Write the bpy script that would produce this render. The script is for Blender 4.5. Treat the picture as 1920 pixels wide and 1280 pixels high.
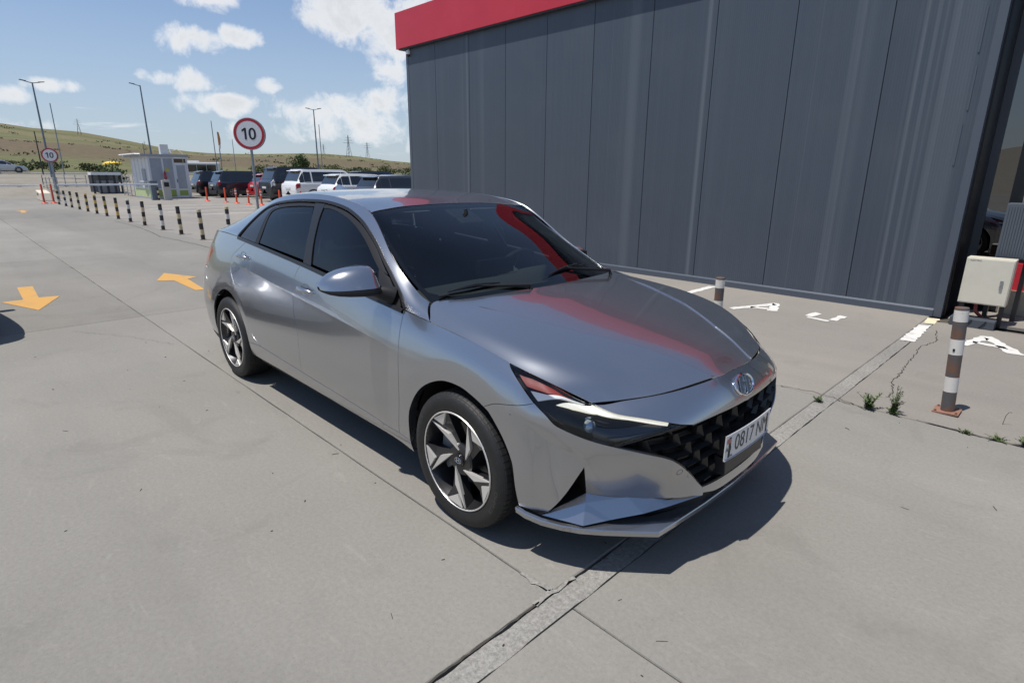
import bpy, bmesh, math, random
import numpy as np
from mathutils import Vector, Matrix
from mathutils.geometry import delaunay_2d_cdt
for o in list(bpy.data.objects): bpy.data.objects.remove(o)
SC=bpy.context.scene; COL=SC.collection
R_=math.radians
# ------------------------------------------------------------------ camera
cam=bpy.data.cameras.new('camera'); cam.lens=20.02; cam.sensor_width=36; cam.clip_start=.05; cam.clip_end=20000
camo=bpy.data.objects.new('camera',cam); COL.objects.link(camo); SC.camera=camo
_r=Vector((.69933527,.71476867,.00599388)); _u=Vector((-.20418577,.19172685,.95997343)); _f=Vector((-.68500974,.67256715,-.28002694))
M=Matrix.Identity(4)
for i,c in enumerate((_r,_u,-_f)):
    for k in range(3): M[k][i]=c[k]
M.translation=(1.77911,-2.30645,1.52004); camo.matrix_world=M
SC.render.resolution_x=1024; SC.render.resolution_y=682
SC.view_settings.view_transform='Standard'; SC.view_settings.look='None'; SC.view_settings.exposure=.06; SC.view_settings.gamma=1
# ------------------------------------------------------------------ sun and sky
SUN_DIR=Vector((.15,.29,-1)).normalized()          # direction the light travels
sun=bpy.data.lights.new('sun','SUN'); sun.energy=5.; sun.angle=R_(.53); sun.color=(1,.955,.89)
suno=bpy.data.objects.new('sun',sun); COL.objects.link(suno); suno.rotation_euler=SUN_DIR.to_track_quat('-Z','Y').to_euler(); suno.location=(-4,-8,25)
W=bpy.data.worlds.new('World'); SC.world=W; W.use_nodes=True
def build_world():
    nt=W.node_tree; nt.nodes.clear(); N=nt.nodes.new; L=nt.links.new
    out=N('ShaderNodeOutputWorld'); bg=N('ShaderNodeBackground'); L(bg.outputs[0],out.inputs[0])
    sky=N('ShaderNodeTexSky'); sky.sky_type='NISHITA'; sky.sun_disc=False
    d=-SUN_DIR; sky.sun_elevation=math.asin(d.z); sky.sun_rotation=math.atan2(d.x,d.y)
    sky.altitude=400; sky.air_density=1.0; sky.dust_density=.25; sky.ozone_density=1.3
    bg.inputs[1].default_value=.105
    tc=N('ShaderNodeTexCoord'); nrm=N('ShaderNodeVectorMath'); nrm.operation='NORMALIZE'; L(tc.outputs['Generated'],nrm.inputs[0])
    sep=N('ShaderNodeSeparateXYZ'); L(nrm.outputs[0],sep.inputs[0])
    def math_(op,a,b=None,c=None,clamp=False):
        m=N('ShaderNodeMath'); m.operation=op; m.use_clamp=clamp
        for i,v in enumerate((a,b,c)):
            if v is None: continue
            if isinstance(v,(int,float)): m.inputs[i].default_value=v
            else: L(v,m.inputs[i])
        return m.outputs[0]
    # coordinates of a flat cloud deck: direction / height, softened near the horizon
    zz=math_('MAXIMUM',sep.outputs[2],.0); den=math_('ADD',zz,.055)
    px=math_('DIVIDE',sep.outputs[0],den); py=math_('DIVIDE',sep.outputs[1],den)
    cv=N('ShaderNodeCombineXYZ'); L(px,cv.inputs[0]); L(py,cv.inputs[1]); L(math_('MULTIPLY',sep.outputs[2],7.),cv.inputs[2])
    def noise(vec,scale,detail,rough,off=(0,0,0),dist=0.):
        m=N('ShaderNodeMapping'); m.inputs['Location'].default_value=off; L(vec,m.inputs['Vector'])
        n=N('ShaderNodeTexNoise'); n.inputs['Scale'].default_value=scale; n.inputs['Detail'].default_value=detail; n.inputs['Roughness'].default_value=rough; n.inputs['Distortion'].default_value=dist
        L(m.outputs[0],n.inputs['Vector']); return n.outputs[0]
    dirs=nrm.outputs[0]
    fine=noise(dirs,20.,8.,.62,dist=.35); mid=noise(dirs,34.,4.,.55,(3,1,0))
    # scattered small cumulus over the whole sky
    big=noise(cv.outputs[0],.62,6.,.6,(CLOUD_OFF[0],CLOUD_OFF[1],0),.3)
    field=math_('MULTIPLY',math_('SUBTRACT',big,.66),9.)
    # single clouds, each an uneven mound: direction, half width, half height
    best=None
    for (dx,dy,dz,sw,sh,amp) in CLOUDS:
        v=Vector((dx,dy,dz)).normalized(); rgt=v.cross(Vector((0,0,1))).normalized(); up=rgt.cross(v)
        def dot(w):
            m=N('ShaderNodeVectorMath'); m.operation='DOT_PRODUCT'; L(dirs,m.inputs[0]); m.inputs[1].default_value=w; return m.outputs['Value']
        a=math_('DIVIDE',dot(rgt),sw); b=math_('DIVIDE',math_('SUBTRACT',dot(up),0.),sh)
        q=math_('ADD',math_('MULTIPLY',a,a),math_('MULTIPLY',b,b))
        front=math_('GREATER_THAN',dot(v),.5)
        g=math_('MULTIPLY',math_('MULTIPLY',math_('SUBTRACT',1.,q),amp),front); g=math_('MAXIMUM',g,-6.); g=math_('ADD',g,math_('MULTIPLY',math_('SUBTRACT',front,1.),6.))
        best=g if best is None else math_('MAXIMUM',best,g)
    shaped=math_('ADD',best,math_('MULTIPLY',math_('SUBTRACT',fine,.5),5.2))
    shaped=math_('ADD',shaped,math_('MULTIPLY',math_('SUBTRACT',mid,.5),.9))
    dens=math_('MAXIMUM',math_('MULTIPLY',field,1.),shaped)
    mask=N('ShaderNodeMapRange'); mask.interpolation_type='SMOOTHSTEP'; L(dens,mask.inputs[0]); mask.inputs[1].default_value=-.25; mask.inputs[2].default_value=1.15
    hor=N('ShaderNodeMapRange'); L(sep.outputs[2],hor.inputs[0]); hor.inputs[1].default_value=.0; hor.inputs[2].default_value=.05
    mk=math_('MULTIPLY',math_('MULTIPLY',mask.outputs[0],hor.outputs[0]),.93)
    # cloud brightness: thick parts a little greyer
    shade=N('ShaderNodeMapRange'); L(math_('ADD',dens,math_('MULTIPLY',mid,.8)),shade.inputs[0]); shade.inputs[1].default_value=.4; shade.inputs[2].default_value=2.2; shade.inputs[3].default_value=1.; shade.inputs[4].default_value=.78
    cc=N('ShaderNodeMix'); cc.data_type='RGBA'; cc.blend_type='MULTIPLY'; cc.inputs[0].default_value=1.; cc.inputs[6].default_value=(8.6,8.75,9.0,1); L(shade.outputs[0],cc.inputs[7])
    mx=N('ShaderNodeMix'); mx.data_type='RGBA'; L(mk,mx.inputs[0]); tint=N('ShaderNodeMix'); tint.data_type='RGBA'; tint.blend_type='MULTIPLY'; tint.inputs[0].default_value=1.; tint.inputs[7].default_value=(.95,1.0,1.10,1); L(sky.outputs[0],tint.inputs[6]); hz=N('ShaderNodeMapRange'); hz.interpolation_type='SMOOTHSTEP'; L(sep.outputs[2],hz.inputs[0]); hz.inputs[1].default_value=-.02; hz.inputs[2].default_value=.30; hz.inputs[3].default_value=.75; hz.inputs[4].default_value=.12; hm=N('ShaderNodeMix'); hm.data_type='RGBA'; L(hz.outputs[0],hm.inputs[0]); L(tint.outputs[2],hm.inputs[6]); hm.inputs[7].default_value=(4.1,4.85,5.8,1); L(hm.outputs[2],mx.inputs[6]); L(cc.outputs[2],mx.inputs[7])
    L(mx.outputs[2],bg.inputs[0])
CLOUD_OFF=(1.3,4.1)
CLOUDS=[(-.836,.504,.225,.10,.042,1.5),(-.80,.56,.215,.10,.05,1.6),(-.855,.47,.245,.06,.035,1.3),(-.917,.352,.187,.030,.014,1.0),(-.939,.295,.178,.042,.018,.75),(-.939,.33,.097,.055,.017,1.0),
 (-.872,.474,.092,.10,.026,.75),(-.845,.521,.075,.12,.035,.8),(-.915,.383,.126,.022,.010,.9),(-.96,.25,.127,.025,.010,.9),(-.944,.303,.127,.045,.014,.55),(-.985,.134,.107,.028,.009,.85),(-.992,.087,.091,.03,.012,.85),
 (-.829,.537,.157,.03,.02,.8),(-.834,.542,.108,.05,.022,.8),(-.93,.31,.235,.045,.018,1.0),(-.985,.09,.06,.05,.010,.6),(-.90,.42,.06,.10,.014,.5)]
build_world()
# ------------------------------------------------------------------ materials
MATS={}
def mat(name,base=(.5,.5,.5),rough=.5,metal=0.,spec=.5,coat=0.,coat_r=.03,emis=None,estr=0.,noise=None,bump=None,alpha=None):
    """noise=(scale, colour2, lo, hi[, detail]) mixes a second colour; bump=(scale, strength, distance)"""
    if name in MATS: return MATS[name]
    m=bpy.data.materials.new(name); m.use_nodes=True; nt=m.node_tree; b=nt.nodes['Principled BSDF']
    b.inputs['Base Color'].default_value=(*base,1); b.inputs['Roughness'].default_value=rough; b.inputs['Metallic'].default_value=metal
    b.inputs['Specular IOR Level'].default_value=spec; b.inputs['Coat Weight'].default_value=coat; b.inputs['Coat Roughness'].default_value=coat_r
    if emis: b.inputs['Emission Color'].default_value=(*emis,1); b.inputs['Emission Strength'].default_value=estr
    if noise or bump:
        tc=nt.nodes.new('ShaderNodeTexCoord')
    if noise:
        n=nt.nodes.new('ShaderNodeTexNoise'); n.inputs['Scale'].default_value=noise[0]; n.inputs['Detail'].default_value=noise[4] if len(noise)>4 else 6; n.inputs['Roughness'].default_value=.65
        nt.links.new(tc.outputs['Object'],n.inputs['Vector'])
        mr=nt.nodes.new('ShaderNodeMapRange'); mr.inputs[1].default_value=noise[2]; mr.inputs[2].default_value=noise[3]; nt.links.new(n.outputs[0],mr.inputs[0])
        mx=nt.nodes.new('ShaderNodeMix'); mx.data_type='RGBA'; mx.inputs[6].default_value=(*base,1); mx.inputs[7].default_value=(*noise[1],1)
        nt.links.new(mr.outputs[0],mx.inputs[0]); nt.links.new(mx.outputs[2],b.inputs['Base Color'])
    if bump:
        n2=nt.nodes.new('ShaderNodeTexNoise'); n2.inputs['Scale'].default_value=bump[0]; n2.inputs['Detail'].default_value=4; nt.links.new(tc.outputs['Object'],n2.inputs['Vector'])
        bp=nt.nodes.new('ShaderNodeBump'); bp.inputs['Strength'].default_value=bump[1]; bp.inputs['Distance'].default_value=bump[2]
        nt.links.new(n2.outputs[0],bp.inputs['Height']); nt.links.new(bp.outputs[0],b.inputs['Normal'])
    MATS[name]=m; return m
def glass(name,tint,rough=0.,ior=1.5):
    """thin pane: Fresnel reflection over tinted see-through"""
    if name in MATS: return MATS[name]
    m=bpy.data.materials.new(name); m.use_nodes=True; nt=m.node_tree; nt.nodes.clear(); N=nt.nodes.new; L=nt.links.new
    o=N('ShaderNodeOutputMaterial'); t=N('ShaderNodeBsdfTransparent'); t.inputs[0].default_value=(*tint,1)
    g=N('ShaderNodeBsdfGlossy'); g.inputs['Roughness'].default_value=rough; f=N('ShaderNodeFresnel'); f.inputs[0].default_value=ior
    mx=N('ShaderNodeMixShader'); L(f.outputs[0],mx.inputs[0]); L(t.outputs[0],mx.inputs[1]); L(g.outputs[0],mx.inputs[2]); L(mx.outputs[0],o.inputs[0])
    MATS[name]=m; return m
# ------------------------------------------------------------------ mesh helpers
def link(o,parent=None):
    COL.objects.link(o)
    if parent is not None: o.parent=parent
    return o
def obj(name,verts,faces,m=None,parent=None,smooth=False,normals=None):
    me=bpy.data.meshes.new(name); me.from_pydata([tuple(v) for v in verts],[],[tuple(f) for f in faces]); 
    if m: me.materials.append(m)
    if smooth or normals is not None: me.polygons.foreach_set('use_smooth',[True]*len(me.polygons))
    me.update()
    if normals is not None: me.normals_split_custom_set_from_vertices([tuple(n) for n in normals])
    return link(bpy.data.objects.new(name,me),parent)
def empty(name,loc=(0,0,0),rz=0.):
    o=bpy.data.objects.new(name,None); o.empty_display_size=.2; o.location=loc; o.rotation_euler=(0,0,rz); return link(o)
def tag(o,label=None,cat=None,group=None,kind=None):
    if label: o['label']=label
    if cat: o['category']=cat
    if group: o['group']=group
    if kind: o['kind']=kind
    return o
class MB:
    """collects simple solids, then builds one mesh object"""
    def __init__(s): s.v=[]; s.f=[]
    def add(s,v,f):
        n=len(s.v); s.v+= [tuple(q) for q in v]; s.f+=[tuple(i+n for i in q) for q in f]; return s
    def box(s,x0,x1,y0,y1,z0,z1):
        return s.add([(x0,y0,z0),(x1,y0,z0),(x1,y1,z0),(x0,y1,z0),(x0,y0,z1),(x1,y0,z1),(x1,y1,z1),(x0,y1,z1)],[(0,3,2,1),(4,5,6,7),(0,1,5,4),(1,2,6,5),(2,3,7,6),(3,0,4,7)])
    def tube(s,pts,r,n=8,cap=True):
        pts=[Vector(p) for p in pts]; k=len(pts); rs=r if isinstance(r,(list,tuple)) else [r]*k; V=[]; F=[]
        up=None
        for i,p in enumerate(pts):
            t=(pts[min(i+1,k-1)]-pts[max(i-1,0)]).normalized()
            if up is None: up=Vector((0,0,1)) if abs(t.z)<.9 else Vector((1,0,0))
            a=t.cross(up).normalized(); b=a.cross(t).normalized(); up=b
            for j in range(n):
                an=2*math.pi*j/n; V.append(p+a*math.cos(an)*rs[i]+b*math.sin(an)*rs[i])
        for i in range(k-1):
            for j in range(n):
                q=(j+1)%n; F.append((i*n+j,i*n+q,(i+1)*n+q,(i+1)*n+j))
        if cap: F.append(tuple(range(n))[::-1]); F.append(tuple((k-1)*n+j for j in range(n)))
        return s.add(V,F)
    def prism(s,poly,z0,z1,axis='z'):
        """poly: 2D points; axis: extrude direction. z: (x,y); y: (x,z); x: (y,z)"""
        def p3(q,h): return (q[0],q[1],h) if axis=='z' else ((q[0],h,q[1]) if axis=='y' else (h,q[0],q[1]))
        n=len(poly); V=[p3(q,z0) for q in poly]+[p3(q,z1) for q in poly]
        F=[tuple(range(n))[::-1],tuple(range(n,2*n))]+[(i,(i+1)%n,n+(i+1)%n,n+i) for i in range(n)]
        return s.add(V,F)
    def lathe(s,prof,n=24,c=(0,0,0),axis='z'):
        V=[]; F=[]; k=len(prof)
        for i in range(n):
            a=2*math.pi*i/n
            for (r,h) in prof:
                q=(r*math.cos(a),r*math.sin(a),h)
                if axis=='y': q=(q[0],q[2],q[1])
                V.append((q[0]+c[0],q[1]+c[1],q[2]+c[2]))
        for i in range(n):
            j=(i+1)%n
            for h in range(k-1): F.append((i*k+h,j*k+h,j*k+h+1,i*k+h+1))
        return s.add(V,F)
    def build(s,name,m,parent=None,smooth=False,bevel=0.,sharp=None,segs=2):
        o=obj(name,s.v,s.f,m,parent)
        bm=bmesh.new(); bm.from_mesh(o.data); bmesh.ops.recalc_face_normals(bm,faces=bm.faces)
        if bevel>0: bmesh.ops.bevel(bm,geom=list(bm.edges),offset=bevel,segments=segs,profile=.6,affect='EDGES',clamp_overlap=True)
        bm.to_mesh(o.data); bm.free()
        if smooth:
            o.data.polygons.foreach_set('use_smooth',[True]*len(o.data.polygons))
            o.data.set_sharp_from_angle(angle=R_(sharp or 35))
        return o
def text_mesh(s,size=1.,ext=.0,align='CENTER'):
    """verts and faces of a word lying in the xy plane (built-in font)"""
    cu=bpy.data.curves.new('t','FONT'); cu.body=s; cu.size=size; cu.align_x=align; cu.align_y='CENTER'; cu.extrude=ext; cu.resolution_u=3
    o=bpy.data.objects.new('t',cu); COL.objects.link(o); bpy.context.view_layer.update()
    me=o.to_mesh(); V=[tuple(v.co) for v in me.vertices]; F=[tuple(p.vertices) for p in me.polygons]
    o.to_mesh_clear(); bpy.data.objects.remove(o); bpy.data.curves.remove(cu); return V,F
def copy_tree(o,parent=None):
    c=o.copy(); COL.objects.link(c)
    if parent is not None: c.parent=parent
    for ch in list(o.children): copy_tree(ch,c)
    return c
# ================================================================== ground
def concrete(name,c1,c2,c3,rough=.9,tint=.085,bump=.25,amp=(.85,1.13)):
    m=mat(name,c1,rough); nt=m.node_tree; b=nt.nodes['Principled BSDF']; N=nt.nodes.new; L=nt.links.new
    geo=N('ShaderNodeNewGeometry'); oi=N('ShaderNodeObjectInfo')
    def noise(s,d,r=.6,dist=0.,sc=None):
        n=N('ShaderNodeTexNoise'); n.inputs['Scale'].default_value=s; n.inputs['Detail'].default_value=d; n.inputs['Roughness'].default_value=r; n.inputs['Distortion'].default_value=dist
        if sc: mp=N('ShaderNodeMapping'); mp.inputs['Scale'].default_value=sc; L(geo.outputs['Position'],mp.inputs[0]); L(mp.outputs[0],n.inputs['Vector'])
        else: L(geo.outputs['Position'],n.inputs['Vector'])
        return n.outputs[0]
    def rng(x,a,b_,c=0.,d=1.):
        r=N('ShaderNodeMapRange'); r.inputs[1].default_value=a; r.inputs[2].default_value=b_; r.inputs[3].default_value=c; r.inputs[4].default_value=d; L(x,r.inputs[0]); return r.outputs[0]
    def mix(f,a,b_,mode='MIX'):
        x=N('ShaderNodeMix'); x.data_type='RGBA'; x.blend_type=mode
        if isinstance(f,float): x.inputs[0].default_value=f
        else: L(f,x.inputs[0])
        for i,v in ((6,a),(7,b_)):
            if isinstance(v,tuple): x.inputs[i].default_value=(*v,1)
            else: L(v,x.inputs[i])
        return x.outputs[2]
    big=rng(noise(.55,5,.6,.4),.35,.68); wide=rng(noise(.33,5,.55,.6,(.3,1.,1.)),.42,.66); fine=noise(55,6,.75); spk=rng(noise(120,3,.6),.60,.70)
    col=mix(big,c1,c2); col=mix(rng(wide,0.,1.,0.,.75),col,c3); col=mix(1.,col,rng(fine,.25,.75,*amp),'MULTIPLY')
    col=mix(rng(spk,0.,1.,0.,.4),col,tuple(x*.45 for x in c1))
    st=rng(noise(1.6,7,.65,1.2),.56,.72,0.,.32); col=mix(st,col,tuple(x*.62 for x in c1))       # old oily stains
    sc=rng(noise(3.2,5,.65,2.5,(1.,2.6,1.)),.60,.74,0.,.30); col=mix(sc,col,tuple(min(1,x*1.45) for x in c1))    # pale scuffs
    blot=N('ShaderNodeTexVoronoi'); blot.inputs['Scale'].default_value=.9; blot.inputs['Randomness'].default_value=1.; L(geo.outputs['Position'],blot.inputs['Vector'])
    wob=N('ShaderNodeMath'); wob.operation='ADD'; mpb=N('ShaderNodeMapping'); mpb.inputs['Scale'].default_value=(1.,1.6,1.); mpb.inputs['Rotation'].default_value=(0,0,.6); L(geo.outputs['Position'],mpb.inputs[0]); L(mpb.outputs[0],blot.inputs['Vector']); L(blot.outputs['Distance'],wob.inputs[0]); L(rng(noise(24,3),.3,.7,-.02,.02),wob.inputs[1])
    col=mix(rng(wob.outputs[0],.02,.045,.42,0.),col,tuple(x*.5 for x in c1))               # dropped gum, oil spots
    trk=rng(noise(1.,4,.55,.3,(.10,1.7,1.)),.52,.70,0.,.22); col=mix(trk,col,tuple(x*.66 for x in c1))      # worn wheel tracks along the lane
    tn=rng(oi.outputs['Random'],0,1,1-tint,1+tint); col=mix(1.,col,tn,'MULTIPLY')
    L(col,b.inputs['Base Color']); b.inputs['Specular IOR Level'].default_value=.3
    bp=N('ShaderNodeBump'); bp.inputs['Strength'].default_value=bump; bp.inputs['Distance'].default_value=.003
    add=N('ShaderNodeMath'); add.operation='ADD'; L(noise(140,5,.7),add.inputs[0]); L(rng(noise(9,4),0,1,0,2.),add.inputs[1]); L(add.outputs[0],bp.inputs['Height']); L(bp.outputs[0],b.inputs['Normal'])
    return m
CONC=concrete('concrete_lane',(.205,.195,.174),(.240,.228,.204),(.170,.164,.150)); CONW=concrete('concrete_apron',(.235,.215,.190),(.270,.248,.217),(.192,.183,.170)); PATCH=concrete('joint_mortar',(.235,.225,.205),(.33,.318,.292),(.15,.145,.135),tint=0.,bump=1.,amp=(.45,1.5))
def terrain_material():
    m=mat('grassland',(.1,.12,.05),.95); nt=m.node_tree; b=nt.nodes['Principled BSDF']; N=nt.nodes.new; L=nt.links.new
    geo=N('ShaderNodeNewGeometry')
    def noise(s,d,sc,off=(0,0,0),r=.6):
        mp=N('ShaderNodeMapping'); mp.inputs['Scale'].default_value=sc; mp.inputs['Location'].default_value=off; L(geo.outputs['Position'],mp.inputs[0])
        n=N('ShaderNodeTexNoise'); n.inputs['Scale'].default_value=s; n.inputs['Detail'].default_value=d; n.inputs['Roughness'].default_value=r; L(mp.outputs[0],n.inputs['Vector']); return n.outputs[0]
    def rng(x,a,b_,c=0.,d=1.):
        r=N('ShaderNodeMapRange'); r.inputs[1].default_value=a; r.inputs[2].default_value=b_; r.inputs[3].default_value=c; r.inputs[4].default_value=d; L(x,r.inputs[0]); return r.outputs[0]
    def mix(f,a,c):
        x=N('ShaderNodeMix'); x.data_type='RGBA'; L(f,x.inputs[0])
        for i,v in ((6,a),(7,c)):
            if isinstance(v,tuple): x.inputs[i].default_value=(*v,1)
            else: L(v,x.inputs[i])
        return x.outputs[2]
    # bands of field across the view, pasture, bare earth
    band=rng(noise(.011,3,(1.,.16,1.),(40,0,0)),.44,.56); band2=rng(noise(.02,3,(1.,.22,1.),(7,30,0)),.52,.6); tuft=rng(noise(.35,6,(1,1,1),(0,0,0),.7),.35,.7); far=rng(noise(.004,4,(1.,.5,1.),(0,90,0)),.42,.6)
    green=mix(tuft,(.075,.088,.036),(.135,.14,.066)); dry=mix(tuft,(.15,.13,.075),(.205,.175,.11)); earth=mix(tuft,(.11,.08,.058),(.155,.118,.083))
    sp=N('ShaderNodeSeparateXYZ'); L(geo.outputs['Position'],sp.inputs[0])
    wv=N('ShaderNodeMath'); wv.operation='MULTIPLY_ADD'; L(noise(.012,4,(1.,.35,1.)),wv.inputs[0]); wv.inputs[1].default_value=120.; L(sp.outputs[0],wv.inputs[2])
    dd=N('ShaderNodeMath'); dd.operation='MULTIPLY_ADD'; L(sp.outputs[1],dd.inputs[0]); dd.inputs[1].default_value=.18; L(wv.outputs[0],dd.inputs[2])
    brown=N('ShaderNodeMath'); brown.operation='MULTIPLY'; L(rng(dd.outputs[0],-150.,-185.),brown.inputs[0]); L(rng(dd.outputs[0],-420.,-390.),brown.inputs[1])
    col=mix(rng(band,0,1,0,.75),green,dry); col=mix(rng(band2,0,1,0,.5),col,dry); col=mix(brown.outputs[0],col,earth); col=mix(rng(far,0,1,0,.35),col,green)
    pv=N('ShaderNodeMath'); pv.operation='MULTIPLY'; L(rng(wv.outputs[0],-30.,-22.),pv.inputs[0]); L(rng(sp.outputs[1],22.,12.),pv.inputs[1]); col=mix(pv.outputs[0],col,mix(tuft,(.20,.185,.155),(.26,.24,.205)))
    L(col,b.inputs['Base Color']); b.inputs['Specular IOR Level'].default_value=.1
    bp=N('ShaderNodeBump'); bp.inputs['Strength'].default_value=.6; bp.inputs['Distance'].default_value=.4; L(noise(.8,6,(1,1,1)),bp.inputs['Height']); L(bp.outputs[0],b.inputs['Normal'])
    return m
GRASSM=terrain_material()
RIDGE_Y=[-3000,-600,-100,64,92,137,187,241,303,414,486,546,611,760,1100,3000]; RIDGE_H=[30,48,55,53,49,47,39,30,28,32,32,27,19,14,22,30]
def terr(x,y):
    # gentle embankment for the road, then open slopes rising to the ridge
    r=math.hypot(x,y); 
    if x>-46: base=0.
    else: t=min(1,(-46-x)/18.); base=1.32*t*t*(3-2*t)
    if x>-46:
        d=max(0,max(x-40,max(-60-y,y-70)))
    else: d=max(0,-x-80)
    s=min(1,d/820.); yy=y*900/max(r,900) if r>0 else 0
    az=y/max(-x,1)*900 if x<-80 else y
    H=float(np.interp(az,RIDGE_Y,RIDGE_H)) if x<0 else 30.
    h=H*(s**1.35)
    if d>820: h=H*(1-.15*min(1,(d-820)/900))
    bump=(math.sin(x*.013+y*.009)*1.2+math.sin(x*.031-y*.021+1)*.6)*min(1,d/250.)
    return base+h+bump-.025
def build_terrain():
    def axis(lo,hi,c,st,gr):
        a=[c]; s=st
        while a[-1]<hi: a.append(a[-1]+s); s=s*gr if abs(a[-1]-c)>70 else s
        b=[c]; s=st
        while b[-1]>lo: b.append(b[-1]-s); s=s*gr if abs(b[-1]-c)>90 else s
        return b[::-1][:-1]+a
    xs=axis(-2600,900,-30,6,1.11); ys=axis(-1600,2200,5,6,1.11)
    V=[(x,y,terr(x,y)) for x in xs for y in ys]; n=len(ys); F=[(i*n+j,(i+1)*n+j,(i+1)*n+j+1,i*n+j+1) for i in range(len(xs)-1) for j in range(n-1)]
    o=obj('terrain',V,F,GRASSM,smooth=True); tag(o,kind='structure')
build_terrain()
# concrete pavement: slabs with open joints
GROUND=empty('pavement'); tag(GROUND,kind='structure')
FC_=empty('forecourt'); FC_['kind']='structure'
for nm,a in (('apron',(-46,60,-90,-9.68,-.06,-.006)),('apron',(6.77,60,-9.68,60,-.06,-.006)),('apron',(-46,-42.07,-9.68,60,-.06,-.006)),('apron',(-42.07,-9.6,17.32,60,-.06,-.006))):
    mb=MB(); mb.box(*a); mb.build(nm,CONC,FC_)
mb=MB(); mb.box(-42.5,7,-10,17.5,-.10,-.022); mb.build('joint_bed',mat('joint_dirt',(.07,.062,.05),.95),GROUND)
def slab(x0,x1,y0,y1,m,rnd,jit=.0022,z=0.):
    P=[]
    def edge(a,b,n):
        for i in range(n):
            f=i/n; P.append((a[0]+(b[0]-a[0])*f+(rnd.uniform(-jit,jit) if i else 0),a[1]+(b[1]-a[1])*f+(rnd.uniform(-jit,jit) if i else 0)))
    near=(x1>-8); k=26 if near else 5
    edge((x0,y0),(x1,y0),k); edge((x1,y0),(x1,y1),k); edge((x1,y1),(x0,y1),k); edge((x0,y1),(x0,y0),k)
    n=len(P); c=((x0+x1)/2,(y0+y1)/2)
    V=[]
    for (x,y) in P:
        dx,dy=c[0]-x,c[1]-y; L=math.hypot(dx,dy); V.append((x+dx/L*.006,y+dy/L*.006,z))
    V+= [(x,y,z-.005) for x,y in P]+[(x,y,z-.03) for x,y in P]
    F=[tuple(range(n))]+[(n+i,n+(i+1)%n,(i+1)%n,i) for i in range(n)]+[(2*n+i,2*n+(i+1)%n,n+(i+1)%n,n+i) for i in range(n)]
    return obj('slab',V,F,m,GROUND)
rnd=random.Random(5)
XJ=[-42.05,-35.95,-29.85,-23.75,-17.65,-11.55,-5.45,.595]; YJ=[-9.66,-6.75,-3.84,-.93,1.98]
for i in range(len(XJ)-1):
    g=.0035
    for j in range(4): slab(XJ[i]+g,XJ[i+1]-(g if i<6 else -.001),YJ[j]+.0035,YJ[j+1]-.0035,CONC,rnd)
    for j,(a,b) in enumerate(((1.98,5.62),(5.62,9.5),(9.5,13.4),(13.4,17.3))):
        if j>0 and XJ[i]>-11: continue
        slab(XJ[i]+g,XJ[i+1]-(g if i<6 else -.001),a+.006,b-.004,CONW,rnd)
for j in range(4): slab(.7045,6.75,YJ[j]+.0035,YJ[j+1]-.0035,CONC,rnd)
slab(.706,6.75,1.99,5.3,CONW,rnd)
# mortar strip of the expansion joint, ragged along both sides
def mortar():
    V=[];F=[]; ys=np.arange(-9.6,5.52,.035); r=random.Random(3); a=.606; b=.700; w=0.
    for y in ys:
        a+=r.uniform(-.004,.004); b+=r.uniform(-.004,.004); a=min(max(a,.604),.612); b=min(max(b,.699),.7045)
        if y>-.4: a=min(max(a,.598),.602)
        V+= [(a,y,-.03),(a,y,-.0015+r.uniform(-.0008,.0008)),(a*.66+b*.34,y,-.001+r.uniform(-.0012,.0012)),(a*.33+b*.67,y,-.001+r.uniform(-.0012,.0012)),(b,y,-.0015+r.uniform(-.0008,.0008)),(b,y,-.03)]
    for i in range(len(ys)-1):
        for k in range(5): F.append((i*6+k,(i)*6+k+1,(i+1)*6+k+1,(i+1)*6+k))
    obj('joint_mortar',V,F,PATCH,GROUND)
mortar()
CRK=mat('crack_dark',(.045,.04,.034),.95)
def crack(pts,w,seed,name='crack',m=None,step=.03,jit=.012):
    r=random.Random(seed); Q=[]
    for (a,b) in zip(pts[:-1],pts[1:]):
        L=math.hypot(b[0]-a[0],b[1]-a[1]); n=max(1,int(L/step))
        for i in range(n):
            f=i/n; Q.append((a[0]+(b[0]-a[0])*f+r.uniform(-jit,jit),a[1]+(b[1]-a[1])*f+r.uniform(-jit,jit)))
    Q.append(pts[-1]); V=[];F=[]
    for i,q in enumerate(Q):
        p=Q[max(i-1,0)]; s=Q[min(i+1,len(Q)-1)]; dx,dy=s[0]-p[0],s[1]-p[1]; L=math.hypot(dx,dy) or 1; h=w*r.uniform(.35,1.)*.5; V+= [(q[0]-dy/L*h,q[1]+dx/L*h,.004),(q[0]+dy/L*h,q[1]-dx/L*h,.004)]
    for i in range(len(Q)-1): F.append((2*i,2*i+1,2*i+3,2*i+2))
    obj(name,V,F,m or CRK,GROUND)
crack([(.94,2.3),(.94,2.45),(.88,2.73),(.86,3.17),(.83,3.67),(.81,4.01),(.88,4.35),(.79,4.83)],.008,1)
crack([(.30,1.99),(.37,2.0),(.52,2.03),(.67,2.02),(.80,1.96)],.006,2); crack([(.70,2.03),(.80,1.99),(.9,1.93)],.008,12)
crack([(-5.2,-1.6),(-4.6,-1.25),(-4.0,-1.0)],.003,3); crack([(-14.6,1.45),(-13.5,1.55),(-12.0,1.62),(-11.3,1.62)],.02,4); crack([(-21,1.7),(-18,1.72),(-16,1.6),(-14.6,1.47)],.02,5)
crack([(1.18,1.98),(1.39,1.985),(1.57,1.97),(1.72,1.99),(2.6,1.98)],.022,6,jit=.006)
crack([(.595,-.93),(.56,-.925),(.50,-.928),(.44,-.932)],.035,8,'chipped_edge',PATCH,jit=.012); crack([(.60,-1.02),(.60,-.93),(.605,-.80)],.03,9,'chipped_edge',PATCH,jit=.008)
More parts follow.
